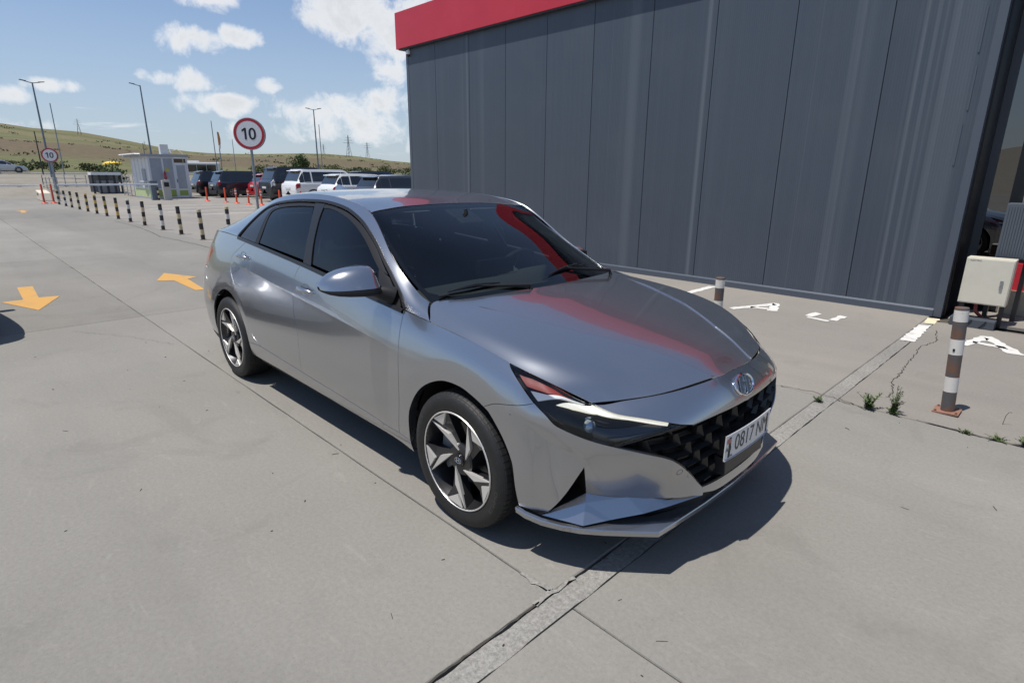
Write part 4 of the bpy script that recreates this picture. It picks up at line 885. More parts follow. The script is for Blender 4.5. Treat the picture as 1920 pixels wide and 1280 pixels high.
# ---- headlights
AMB=mat('amber',(.30,.045,.025),.25,coat=.7); LAMPIN=mat('lamp_housing',(.02,.022,.026),.22,coat=.5); WHT=mat('lamp_white',(.78,.77,.72),.2,coat=.4,emis=(1,.93,.76),estr=.75); FIN_SKY=mat('fin_sky_glow',(.8,.81,.83),.3,.2,emis=(1,1,1),estr=.12)  # fin material: reflected sky painted as a white base plus faint glow
def poly_panel(pts,offs,res=.012,fl=.006): return panel_geo(BODY,[[pts[i],pts[(i+1)%len(pts)]] for i in range(len(pts))],offs=offs,inset=0,flange=fl,res=res)
ORANGE=[(6.60,6.72),(5.754,6.85),(4.906,6.86),(4.729,6.80),(4.5,6.84),(4.633,6.70),(5.474,6.334),(5.909,6.304),(6.316,6.282)]
for sd in (-1,1):
    hs=[[(4.0,7.),(4.5,7.),(5,7.),(6,7.),(6.945,7.)],HLB[::-1],HLI[::-1],HLT[::-1]]
    H=part('headlight',[place(panel_geo(BODY,hs,offs=-.035,inset=.001,flange=-.03),sd)],LAMPIN,CAR)
    part('lens',[place(panel_geo(BODY,hs,offs=-.001,inset=.003,flange=.012,res=.018),sd)],GL_HL,H)
    part('amber_reflector',[place(poly_panel(ORANGE,-.014),sd)],AMB,H)
    part('chrome_fin',[place(poly_panel([(6.198,6.10),(5.559,6.2),(4.167,6.9),(4.443,6.66),(6.027,5.72)],-.009),sd)],FIN_SKY,H)
    part('daytime_light',[place(poly_panel([(5.415,5.781),(4.504,6.48),(3.975,6.92),(3.774,6.66),(3.27,6.02),(2.467,5.18),(2.519,5.047),(3.347,5.81),(4.064,6.296),(4.865,5.869)],-.007),sd)],WHT,H)
    part('red_marker',[place(poly_panel([(6.03,5.44),(5.841,5.28),(5.5,4.85),(5.38,4.84),(5.62,5.0)],-.02),sd)],mat('dark_red',(.12,.012,.02),.2,coat=.8),H)
    part('lower_fin',[place(poly_panel([(2.6,4.86),(3.2,4.62),(4.0,4.12),(4.2,4.35),(3.4,4.72)],-.02),sd)],mat('lamp_grey',(.10,.105,.11),.25,.5),H)
    P=BODY.ev(4.529,5.3); n=BODY.nrm(np.array(4.529),np.array(5.3)); c=Vector(P-n*.045); c.y*=sd
    mb=MB(); mb.lathe([(0,.030),(.012,.028),(.024,.018),(.028,.0),(.03,0),(.034,-.004),(.034,-.03)],20); o=mb.build('projector',mat('projector_glass',(.35,.42,.5),.04,.6,coat=1.),H,smooth=True)
    fw=Vector((.93,sd*.36,.05)); o.rotation_euler=fw.to_track_quat('Z','Y').to_euler(); o.location=c
# ---- grille: dark pocket with a field of sculpted cells
pocket=panel_geo(BODY,[NB+[(1.859,4.641)],[(1.859,4.641),(2.207,4.912)],HLI,GRB,GO_B,[(0,1.6),(0,4.68)]],offs=-.055,inset=0,flange=-.06,sym=True,res=.03)
GRL=part('grille',both(pocket),mat('grille_black',(.006,.006,.007),.35),CAR)
CELL=mat('grille_web',(.018,.0175,.017),.3,spec=.45)
def grille_cells():
    # outline test in (w,z)
    seg=[NB+[(1.859,4.641)],[(1.859,4.641),(2.207,4.912)],HLI,GRB,GO_B]
    poly=np.vstack([catm(s,.03,BODY) for s in seg]); PP=BODY.ev(poly[:,0],poly[:,1]); ow,oz=PP[:,1],PP[:,2]
    ow=np.r_[0,ow,0]; oz=np.r_[oz[0],oz,oz[-1]]
    def inside(w,z):
        r=False; n=len(ow)
        for i in range(n):
            j=(i+1)%n
            if (oz[i]>z)!=(oz[j]>z) and w<(ow[j]-ow[i])*(z-oz[i])/(oz[j]-oz[i])+ow[i]: r=not r
        return r
    ws=np.linspace(0,.69,70); 
    Rr=np.array(BR); 
    def face(w,z,o):
        # bumper face position at width w, height z
        f=max(0,(z-.56)/(.70-.56)); 
        u=float(np.interp(abs(w),Rr[:5,1],range(5))); v=float(np.interp(z,[.18,.24,.33,.45,.56,.62,.67],[0,1,2,3,4,5,6]))
        P=BODY.raw(np.array(u),np.array(v)); n=BODY.nrm(np.array(u),np.array(v)); w2=P[1]
        q=P+n*o; return np.array([q[0],math.copysign(1,w)*q[1] if w!=0 else 0,q[2]])
    rows=[.270+.0535*k for k in range(8)]
    for r in range(7):
        z0,z1=rows[r],rows[r+1]; sh=.5 if r%2 else 0.
        for c in range(-6,6):
            for s_ in (1,):
                sg=1 if c>=0 else -1
                w0=(c+sh)*.128; w1=w0+.128; wc=(w0+w1)/2; zc=(z0+z1)/2
                if not inside(abs(wc),zc): continue
                sgn=1 if wc>=0 else -1
                sk=.016*sgn; drop=-.10*abs(1)                   # rows fall away from the middle
                def q(w,z,o): return face(max(-.69,min(.69,w)),z-.05*abs(w)+.012,o)
                t=.0045
                A=[q(w0,z0,-.008),q(w1,z0,-.008),q(w1+sk,z1,-.008),q(w0+sk,z1,-.008)]
                # opening: one corner pulled in to a broad facet
                B=[q(w0+t,z0+t+.002,-.030),q(w1-t,z0+t+.002,-.030),q(w1+sk-t,z1-t,-.022),q(w0+sk+t,z1-t,-.022)]
                wide=.02
                if sgn<0: B[1]=q(w1-t-wide*.9,z0+t+.002,-.030); B[2]=q(w1+sk-t-.004,z1-t-.004,-.022)
                else: B[0]=q(w0+t+wide*.9,z0+t+.002,-.030); B[3]=q(w0+sk+t+.004,z1-t-.004,-.022)
                V=A+B+[b+np.array([-.02,0,0]) for b in B]
                F=[(0,1,5,4),(1,2,6,5),(2,3,7,6),(3,0,4,7),(4,5,9,8),(5,6,10,9),(6,7,11,10),(7,4,8,11)]
                obj('grille_cell',V,F,CELL,GRL)
grille_cells()
def rim(seg,name,rad,m,offs=-.006,parent=GRL):
    q=np.vstack([catm(s,.025,BODY) for s in seg]); P=BODY.ev(q[:,0],q[:,1])+BODY.nrm(q[:,0],q[:,1])*offs
    k=[0]
    for i in range(1,len(P)):
        if np.linalg.norm(P[i]-P[k[-1]])>.008: k.append(i)
    P=P[k]
    for sd in (-1,1):
        mb=MB(); mb.tube([tuple(p*[1,sd,1]) for p in P],rad,8); mb.build(name,m,parent,smooth=True)
rim([HLI],'grille_rim',.006,BLKG,-.008); rim([GRB],'grille_rim',.007,BLKG,-.01); rim([GO_B],'grille_rim',.006,BLKG,-.01); rim([NB],'grille_rim',.005,BLKG,-.01)
# ---- corner intakes, faceted lower valance, splitter lip
for sd in (-1,1):
    I=[BODY.ev(*q) for q in ((4.838,3.053),(4.746,1.822),(6.124,.448))]; k=np.array([1,sd,1.])
    cen=sum(I)/3; inn=[p+(cen-p)*.16+np.array([-.06,-.03,.01]) for p in I]
    V=[p*k for p in I]+[p*k for p in inn]; 
    T=obj('corner_intake',V,[(0,1,4,3),(1,2,5,4),(2,0,3,5),(3,4,5)],mat('intake_black',(.006,.006,.006),.7,spec=.2),CAR)
    a=I[0]*.45+I[2]*.35+I[1]*.2+np.array([-.035,-.018,0]); b=I[1]*.55+I[2]*.35+I[0]*.10+np.array([-.035,-.018,0.])
    A_=I[0]*.75+cen*.25+np.array([-.032,-.016,0]); B_=I[2]*.75+cen*.25+np.array([-.032,-.016,.0]); mb=MB(); mb.tube([A_*k,B_*k],.006,6); mb.build('intake_blade',BLKG,T)
    mb=MB(); mb.tube([a*k,b*k],.006,6); mb.build('intake_blade',BLKG,T)
    # valance facets
    BL=I[2]; BRr=I[1]; led=[BODY.ev(*q)-np.array([.004,.002,0]) for q in LEDGE]; s0=np.array([.600,.755,.212]); sl=[np.array(q) for q in ((.66,.655,.222),(.735,.545,.235),(.787,.447,.248),(.848,.285,.258))]
    m1=BL*1.; m1[0]+=.004; m1[1]+=.004
    low_l=np.array([.438,.832,.205])
    V=[];F=[]
    def tri(*p):
        n=len(V); V.extend([tuple(q*k) for q in p]); F.append(tuple(range(n,n+len(p))) if sd>0 else tuple(range(n,n+len(p)))[::-1])
    mid=BRr*.45+s0*.55+np.array([.012,.010,.012])
    pk=BRr*.72+s0*.28+np.array([.004,.004,0])
    tri(BL,s0,pk); tri(BL,pk,BRr)
    tri(BRr,pk,led[1]); tri(pk,s0,sl[0]); tri(pk,sl[0],led[1])
    tri(led[1],sl[0],sl[1]); tri(led[1],sl[1],led[2]); tri(led[2],sl[1],sl[2]); tri(led[2],sl[2],sl[3]); tri(led[2],sl[3],led[3])
    o=obj('valance_facets',V,F,PAINT,CAR)
    bm=bmesh.new(); bm.from_mesh(o.data); bmesh.ops.remove_doubles(bm,verts=bm.verts,dist=1e-5); bmesh.ops.recalc_face_normals(bm,faces=bm.faces)
    bm.normal_update()
    if sum(f.normal.x for f in bm.faces)<0: bmesh.ops.reverse_faces(bm,faces=bm.faces)
    bm.to_mesh(o.data); bm.free()
def lip():
    outer=[(.335,.862,.222),(.38,.858,.214),(.455,.838,.207),(.53,.803,.204),(.595,.765,.203),(.665,.708,.203),(.745,.636,.204),(.822,.566,.206),(.832,.45,.206),(.846,.25,.207),(.852,0,.207)]
    inner=[(.335,.851,.224),(.378,.847,.216),(.450,.827,.209),(.524,.792,.206),(.588,.752,.205),(.64,.66,.21),(.70,.56,.212),(.745,.51,.213),(.785,.41,.215),(.82,.22,.217),(.828,0,.217)]
    G=[]
    for sd in (-1,1):
        k=np.array([1,sd,1.]); O=[np.array(q) for q in outer]; I=[np.array(q) for q in inner]; V=[];n=len(O)
        for q,i in zip(O,I):
            out=(q-i)*[1,1,0]; out=out/np.linalg.norm(out)
            V+= [i*k,(q+[0,0,.0])*k,(q+out*.003-[0,0,.004])*k,(q-out*.002-[0,0,.026])*k,(q-out*.012-[0,0,.034])*k,(i-out*.04-[0,0,.05])*k]
        F=[]
        for a in range(n-1):
            for b in range(5): F.append((a*6+b,a*6+b+1,(a+1)*6+b+1,(a+1)*6+b))
        G.append((V,F))
    mb=MB()
    for V,F in G: mb.add(V,F)
    o=obj('splitter_lip',mb.v,mb.f,PAINT,CAR)
    bm=bmesh.new(); bm.from_mesh(o.data); bmesh.ops.remove_doubles(bm,verts=bm.verts,dist=1e-4); bmesh.ops.recalc_face_normals(bm,faces=bm.faces); bm.normal_update()
    if sum(f.normal.z*f.calc_area() for f in bm.faces if abs(f.normal.z)>.8 and f.calc_center_median().z>.2)<0: bmesh.ops.reverse_faces(bm,faces=bm.faces)
    bm.to_mesh(o.data); bm.free(); o.data.polygons.foreach_set('use_smooth',[True]*len(o.data.polygons)); o.data.set_sharp_from_angle(angle=R_(28))
    # black air slot behind the lip
    mb=MB()
    for sd in (-1,1):
        sl=[(.50,.76,.225),(.60,.70,.232),(.66,.62,.25),(.72,.52,.26),(.775,.43,.27),(.835,.27,.28),(.845,0,.28)]
        V=[];F=[]
        for q in sl: V+= [(q[0],q[1]*sd,q[2]),(q[0]-.01,q[1]*sd,q[2]-.09)]
        for i in range(len(sl)-1): F.append((2*i,2*i+1,2*i+3,2*i+2))
        mb.add(V,F)
    mb.build('air_slot',DARK,CAR)
lip()
# ---- number plate, emblem, sensors
PL=empty('number_plate'); PL.parent=CAR
def plate():
    z0,z1,hw=.402,.512,.215
    def px(y): return .899-.20*y*y
    V=[];F=[];n=14
    for i in range(n+1):
        y=-hw+2*hw*i/n
        for (dx,z) in ((0,z0),(0,z1),(-.004,z1),(-.004,z0)): V.append((px(y)+dx,y,z))
    for i in range(n):
        for b in range(4): F.append((i*4+b,i*4+(b+1)%4,(i+1)*4+(b+1)%4,(i+1)*4+b))
    F+=[(0,1,2,3),tuple(n*4+k for k in (3,2,1,0))]
    mb=MB(); mb.add(V,F); mb.build('plate',mat('plate_white',(.62,.62,.62),.35,coat=.3),PL)
    def flat(name,V2,F2,m,h=.0012):
        # V2: (along plate to the viewer's right, up) ; viewer's right is +y here
        V=[(px(a)+h,a,b) for a,b in V2]; mb=MB(); mb.add(V,F2); mb.build(name,m,PL)
    ink=mat('plate_ink',(.02,.02,.022),.4); blue=mat('plate_blue',(.07,.09,.28),.4)
    tv,tf=text_mesh('0817 NM',.105); xs=[v[0] for v in tv]; ys=[v[1] for v in tv]; sx=.325/(max(xs)-min(xs)); sy=.072/(max(ys)-min(ys)); mx=(max(xs)+min(xs))/2; my=(max(ys)+min(ys))/2
    flat('plate_number',[((v[0]-mx)*sx+.022,(v[1]-my)*sy+.463) for v in tv],tf,ink)
    flat('plate_band',[(-.17,.410),(.195,.410),(.195,.418),(-.17,.418)],[(0,1,2,3)],blue)
    flat('plate_flag',[(-.205,.475),(-.175,.475),(-.175,.495),(-.205,.495)],[(0,1,2,3)],mat('plate_flag',(.42,.17,.14),.5))
    tv,tf=text_mesh('AM',.03); flat('plate_code',[(v[0]-.19,v[1]+.448) for v in tv],tf,ink)
    for a,b in (((-hw,z0),(hw,z0)),((-hw,z1),(hw,z1))):
        mb=MB(); mb.tube([(px(-hw+2*hw*i/12)+.001,-hw+2*hw*i/12,a[1]) for i in range(13)],.003,6); mb.build('plate_frame',mat('plate_rim',(.35,.36,.4),.35),PL)
    mb=MB(); mb.prism([(.84,.325),(.893,.335),(.889,.40),(.84,.41)],-.20,.16,'y'); mb.build('plate_bracket',BLKT,PL,bevel=.003)
    mb=MB(); mb.box(.83,.893,-.19,.19,.41,.5); mb.build('plate_backing',BLKM,PL)
plate()
def emblem(parent,cx,scale,nrm,up,name='emblem',m=CHROME,base=None):
    """slanted H in an oval ring"""
    E=empty(name); E.parent=parent
    nrm=Vector(nrm).normalized(); up=(Vector(up)-nrm*Vector(up).dot(nrm)).normalized(); rt=up.cross(nrm)
    def P(a,b,h): return Vector(cx)+rt*a*scale+up*b*scale+nrm*h
    mb=MB(); pts=[P(math.cos(t)*1.0,math.sin(t)*.56,.004) for t in np.linspace(0,2*math.pi,41)]; mb.tube(pts,.075*scale,8,cap=False); mb.build('ring',m,E,smooth=True)
    def prism(poly,nm):
        n=len(poly); mb=MB(); V=[P(a,b,.001) for a,b in poly]+[P(a*.97,b*.97,.007 if scale>.03 else .003) for a,b in poly]; mb.add(V,[tuple(range(n,2*n))]+[(i,(i+1)%n,n+(i+1)%n,n+i) for i in range(n)]); mb.build(nm,m,E,bevel=.0006 if scale>.03 else 0)
    prism([(-.70,-.34),(-.44,-.44),(-.25,.02),(-.05,.50),(-.32,.47),(-.52,.08)],'letter_bar')
    prism([(.05,-.50),(.32,-.47),(.52,-.08),(.70,.34),(.44,.44),(.25,-.02)],'letter_bar')
    prism([(-.30,-.10),(-.18,-.12),(.0,.0),(.24,-.02),(.27,.1),(.10,.14),(-.22,.12)],'letter_bridge')
    if base: 
        mb=MB(); V=[P(math.cos(t)*.98,math.sin(t)*.55,.001) for t in np.linspace(0,2*math.pi,33)[:-1]]; mb.add(V,[tuple(range(32))]); mb.build('backing',base,E)
    return E
n0=BODY.nrm(np.array(.02),np.array(5.85)); p0=BODY.ev(.0,5.85)
emblem(CAR,(p0[0]+.002,0,p0[2]-.004),.077,(n0[0],0,n0[2]),(0,0,1),base=None)
for sd in (-1,1):
    for u,v in ((2.108,2.654),):
        P=BODY.ev(u,v); n=BODY.nrm(np.array(u),np.array(v)); mb=MB(); mb.lathe([(0,.0008),(.011,.0008),(.012,0),(.0128,-.0012)],20); o=mb.build('parking_sensor',PAINT,CAR,smooth=True); d=Vector(n*[1,sd,1]); o.rotation_euler=d.to_track_quat('Z','Y').to_euler(); o.location=P*[1,sd,1]
        mb=MB(); mb.lathe([(.0128,.0003),(.0142,.0003)],20); o2=mb.build('sensor_ring',DARK,CAR); o2.rotation_euler=o.rotation_euler; o2.location=o.location
# ---- door handles
def handle(u,v,L,sd,door):
    P=BODY.ev(u,v); n=BODY.nrm(np.array(u),np.array(v)); Pu=BODY.ev(u+.05,v)-BODY.ev(u-.05,v); t=Pu/np.linalg.norm(Pu); up=np.cross(n,t); 
    V=[];F=[];k=np.array([1,sd,1.]); N_=12; M_=10
    for i in range(N_+1):
        s=i/N_*2-1; hgt=.0135*(1-.55*abs(s)**3)*(1.06+.12*s); out=.030*(1-abs(s)**2.6)+.004
        for j in range(M_):
            a=2*math.pi*j/M_; V.append((P+t*s*L/2+up*(math.sin(a)*hgt-.004*s)+n*(out+math.cos(a)*.010*(1-.6*abs(s)**4)))*k)
    for i in range(N_):
        for j in range(M_): F.append((i*M_+j,i*M_+(j+1)%M_,(i+1)*M_+(j+1)%M_,(i+1)*M_+j))
    F+=[tuple(range(M_)),tuple(N_*M_+j for j in range(M_))]
    mb=MB(); mb.add(V,F); mb.build('door_handle',PAINT,door,smooth=True,sharp=60)
    # recess cup
    V=[];F=[]; 
    for r,d in ((1.,.0012),(.86,-.002),(.6,-.012),(.0,-.02)):
        for j in range(20):
            a=2*math.pi*j/20; V.append((P+t*(.012+math.cos(a)*.052*r)+up*(math.sin(a)*.032*r+.003)+n*(d+.0005))*k)
    for r in range(3):
        for j in range(20): F.append((r*20+j,r*20+(j+1)%20,(r+1)*20+(j+1)%20,(r+1)*20+j))
    mb=MB(); mb.add(V,F); mb.build('handle_cup',mat('cup_paint',(.20,.205,.21),.4,.8,coat=.5),door,smooth=True,sharp=70)
for sd in (-1,1):
    handle(10.48,5.93,.20,sd,SIDES[sd]['fdoor']); handle(12.33,6.19,.19,sd,SIDES[sd]['rdoor'])
# ---- side mirrors
def mirror(sd):
    E=empty('side_mirror'); E.parent=CAR; k=np.array([1,sd,1.])
    if sd>0:                                                  # far-side mirror is folded in
        pv=Vector((-.67,.865,0)); E.matrix_local=Matrix.Translation(pv)@Matrix.Rotation(R_(86),4,'Z')@Matrix.Translation(-pv)@Matrix.Translation((-.04,.05,-.05))
    # sections from the inner end to the outer tip: (w, x centre, z centre, half depth, half height)
    secs=[(.868,-.668,1.028,.052,.058),(.885,-.662,1.030,.066,.067),(.92,-.662,1.031,.073,.069),(.97,-.668,1.030,.072,.066),(1.02,-.68,1.027,.066,.060),(1.06,-.697,1.021,.056,.050),(1.09,-.716,1.014,.043,.036),(1.108,-.733,1.008,.026,.020),(1.114,-.742,1.005,.012,.009)]
    n=20
    def shape(a): 
        c,s=math.cos(a),math.sin(a); return math.copysign(abs(c)**.58,c),math.copysign(abs(s)**.62,s)
    def sect(lo,hi,inset):
        V=[];F=[]; m=int((hi-lo)/R_(12))+1
        for (w,x,z,d,h) in secs:
            for j in range(m+1):
                a=lo+(hi-lo)*j/m; c,s=shape(a); V.append(np.array([x+c*(d-inset)*.92-.62*s*h+.012,w,z+s*(h-inset)])*k)
        for i in range(len(secs)-1):
            for j in range(m): F.append((i*(m+1)+j,i*(m+1)+j+1,(i+1)*(m+1)+j+1,(i+1)*(m+1)+j))
        F.append(tuple(range(m+1))); return V,F
    mb=MB(); mb.add(*sect(R_(-14),R_(140),0)); o=mb.build('mirror_cap',PAINT,E,smooth=True,sharp=50)
    mb=MB(); mb.add(*sect(R_(140),R_(346),.002)); mb.build('mirror_housing',BLKM,E,smooth=True,sharp=50)
    V=[];  
    for (w,x,z,d,h) in secs[1:-1]: V+= [np.array([x-d*.80-.40*h,w,z+h*.72])*k,np.array([x-d*.80+.46*h,w,z-h*.72])*k]
    mb=MB(); mb.add(V,[(2*i,2*i+1,2*i+3,2*i+2) for i in range(len(secs)-3)]); mb.build('mirror_glass',CHROME,E)
    mb=MB(); mb.tube([np.array(q)*k for q in ((-.60,.792,.945),(-.615,.825,.960),(-.64,.862,.972),(-.665,.905,.982))],[.046,.040,.030,.022],14); mb.build('mirror_foot',BLKM,E,smooth=True)
    mb=MB(); mb.box(-.72,-.62,.86*sd if sd>0 else -.885,.885*sd if sd>0 else -.86,.975,1.07); mb.build('mirror_pivot',BLKM,E,bevel=.02)
mirror(-1); mirror(1)
# ---- wipers and cowl
cw=[];F=[]
for i,y in enumerate(np.linspace(-.765,.765,25)):
    a=abs(y); xb=float(np.interp(a,[0,.38,.58,.72,.77],[-.225,-.262,-.335,-.40,-.42])); zb=float(np.interp(a,[0,.38,.58,.72,.77],[.953,.949,.939,.922,.905]))
    cw+= [(xb+.03,y,zb-.022),(xb-.03,y,zb-.004-.004),(xb-.05,y,zb-.03)]
for i in range(24):
    for b in range(2): F.append((i*3+b,i*3+b+1,(i+1)*3+b+1,(i+1)*3+b))
mb=MB(); mb.add(cw,F); mb.build('cowl_panel',BLKM,CAR,smooth=True)
def wiper(pa,pb,piv):
    E=empty('wiper'); E.parent=CAR
    def on(u,v): return WS.ev(u,v)
    A=np.array(pa); B=np.array(pb); L=[]
    for f in np.linspace(0,1,9): q=A*(1-f)+B*f; bow=.012*math.sin(math.pi*f); L.append(q+[0,0,.010])
    mb=MB(); mb.tube(L,[.004]+[.0065]*7+[.004],6); mb.build('blade',BLKM,E)
    up=[q+np.array([.004,0,.010+.012*math.sin(math.pi*f)]) for q,f in zip(L,np.linspace(0,1,9))]
    mb=MB(); mb.tube(up[1:8],[.003,.005,.008,.010,.008,.005,.003],6); mb.build('spoiler',BLKG,E)
    mb=MB(); mb.tube([np.array(piv),np.array(piv)+[-.01,0,.03],(A+B)/2+[.004,0,.032]],[.012,.010,.006],8); mb.build('arm',BLKM,E,smooth=True)
wiper((-.405,-.665,.944),(-.30,-.30,.975),(-.225,-.20,.945))
wiper((-.275,-.06,.972),(-.375,.42,.995),(-.235,.50,.945))
# ---- cabin
FAB=mat('seat_cloth',(.085,.088,.094),.85); GREYI=mat('headliner',(.32,.32,.30),.9)
def seat(x,y,rear=False):
    E=empty('seat'); E.parent=CAR; w=.26 if not rear else .62
    def cushion(name,prof,wy):
        mb=MB(); mb.prism(prof,y-wy,y+wy,'y'); mb.build(name,FAB,E,smooth=True,bevel=.035,segs=3,sharp=50)
    cushion('cushion',[(x-.25,.42),(x+.27,.44),(x+.27,.56),(x-.25,.52)],w)
    cushion('backrest',[(x-.25,.46),(x-.13,.48),(x-.33,1.04),(x-.43,1.03)],w*.92)
    for yy in ((y,) if not rear else (y-.36,y+.36)):
        mb=MB(); mb.prism([(x-.38,1.07),(x-.29,1.06),(x-.33,1.235),(x-.40,1.23)],yy-.125,yy+.125,'y'); mb.build('headrest',FAB,E,smooth=True,bevel=.03,segs=3,sharp=50)
        mb=MB(); mb.tube([(x-.345,yy,1.0),(x-.345,yy,1.1)],.012,6); mb.build('headrest_post',CHROME,E)
seat(-1.40,-.37); seat(-1.40,.37); seat(-2.25,0,True)
def dash():
    V=[];F=[]
    prof=[(-.40,.90),(-.52,.935),(-.68,.945),(-.80,.915),(-.84,.86),(-.80,.70),(-.78,.50)]
    for i,y in enumerate(np.linspace(-.72,.72,19)):
        hump=.03*math.exp(-((y-.37)/.17)**2)
        for (x,z) in prof: V.append((x-.05*(1-(y/.72)**2)*0,y,z+(hump if x<-.6 and z>.85 else 0)-.03*(abs(y)/.72)**4))
    k=len(prof)
    for i in range(18):
        for b in range(k-1): F.append((i*k+b,i*k+b+1,(i+1)*k+b+1,(i+1)*k+b))
    mb=MB(); mb.add(V,F); mb.build('dashboard',mat('dash',(.03,.031,.032),.75,bump=(400,.2,.001)),CAR,smooth=True,sharp=60)
    E=empty('steering_wheel'); E.parent=CAR
    c=Vector((-.93,.37,.88)); ax=Vector((-.90,0,.42)).normalized(); a=Vector((0,1,0)); b=ax.cross(a)
    mb=MB(); mb.tube([c+a*.185*math.cos(t)+b*.185*math.sin(t) for t in np.linspace(0,2*math.pi,33)],.016,8,cap=False); mb.build('rim',BLKM,E,smooth=True)
    mb=MB(); mb.tube([c+ax*.02,c-ax*.03],.06,14); mb.tube([c-a*.17,c+a*.17],.016,6); mb.tube([c,c+b*-.17],.018,6); mb.tube([c-ax*.02,c-ax*.28],.03,8); mb.build('hub',BLKM,E)
    mb=MB(); mb.box(-.76,-.72,-.12,.16,.95,1.04); mb.build('screen',BLKG,CAR,bevel=.006)
    E=empty('rear_view_mirror'); E.parent=CAR
    mb=MB(); mb.box(-.985,-.965,-.12,.12,1.215,1.275); mb.build('glass',BLKG,E,bevel=.008); mb=MB(); mb.tube([(-.97,0,1.26),(-.985,0,1.315)],.012,8); mb.build('stem',BLKM,E)
    mb=MB(); mb.prism([(-.90,1.245),(-1.08,1.318),(-1.08,1.29),(-.92,1.225)],-.09,.09,'y'); mb.build('camera_housing',BLKM,E,bevel=.008)
    for y in (-.36,.36):
        mb=MB(); mb.prism([(-1.12,1.308),(-1.28,1.338),(-1.28,1.328),(-1.12,1.296)],y-.2,y+.2,'y'); mb.build('sun_visor',FAB,CAR,bevel=.004)
    # headliner and floor
    U,Vv=np.meshgrid(np.linspace(0.1,4,20),np.linspace(0,2.9,8),indexing='ij'); P=ROOF.ev(U,Vv); P[...,2]-=.035
    G=[]
    for sd in (-1,1):
        V=[tuple(q*[1,sd,1]) for q in P.reshape(-1,3)]; F=[(i*8+j,i*8+j+1,(i+1)*8+j+1,(i+1)*8+j) for i in range(19) for j in range(7)]; G.append((V,F))
    mb=MB(); [mb.add(*g) for g in G]; mb.build('headliner',GREYI,CAR,smooth=True)
    mb=MB(); mb.box(-2.6,-.5,-.70,.70,.28,.32); mb.build('cabin_floor',DARK,CAR)
    for sd in (-1,1):
        mb=MB(); U=np.linspace(2.0,6.2,24); a=GREEN.ev(U,np.full(24,.02)); V=[];F=[]
        for q in a: V+= [((q[0]),sd*(q[1]-.045),q[2]+.0),((q[0]),sd*(q[1]-.14),q[2]-.03),((q[0]),sd*(q[1]-.14),.3)]
        for i in range(23): F+=[(i*3,i*3+1,i*3+4,i*3+3),(i*3+1,i*3+2,i*3+5,i*3+4)]
        mb.add(V,F); mb.build('door_trim',BLKM,CAR,smooth=True,sharp=40)
        for kx in ((3.95,4.3),):
            mb=MB(); V=[]
            for v in np.linspace(0,2.9,8): 
                for u in (kx[0]+.09*v,kx[1]+.09*v): q=GREEN.ev(u,v); V.append((q[0],sd*(q[1]-.05),q[2]))
            mb.add(V,[(2*i,2*i+1,2*i+3,2*i+2) for i in range(7)]); mb.build('inner_pillar',GREYI,CAR)
    for sd in (-1,1):
        V=[];F=[]; us=np.linspace(.9,3.3,14)
        for u in us:
            for a,b in ((3.,.02),(2.75,.035),(2.3,.06),(2.05,.05)):
                P=GREEN.ev(u,a)-GREEN.nrm(np.array(u),np.array(a))*b; V.append(tuple(P*[1,sd,1]))
        for i in range(13):
            for j in range(3): F.append((i*4+j,i*4+j+1,(i+1)*4+j+1,(i+1)*4+j))
        mb=MB(); mb.add(V,F); mb.build('pillar_trim',mat('pillar_trim',(.75,.75,.72),.8),CAR,smooth=True)
    mb=MB(); mb.prism([(-2.62,.6),(-2.6,1.06),(-3.25,1.05),(-3.25,.6)],-.6,.6,'y'); mb.build('parcel_shelf',BLKM,CAR)
dash()
# shark-fin aerial
mb=MB(); mb.add([(-2.42,-.03,1.398),(-2.42,.03,1.398),(-2.60,-.025,1.37),(-2.60,.025,1.37),(-2.585,-.004,1.435),(-2.585,.004,1.435),(-2.55,-.006,1.44),(-2.55,.006,1.44)],[(0,1,7,6),(2,4,5,3),(0,6,4,2),(1,3,5,7),(6,7,5,4)]); mb.build('roof_aerial',PAINT,CAR,smooth=True,sharp=50)
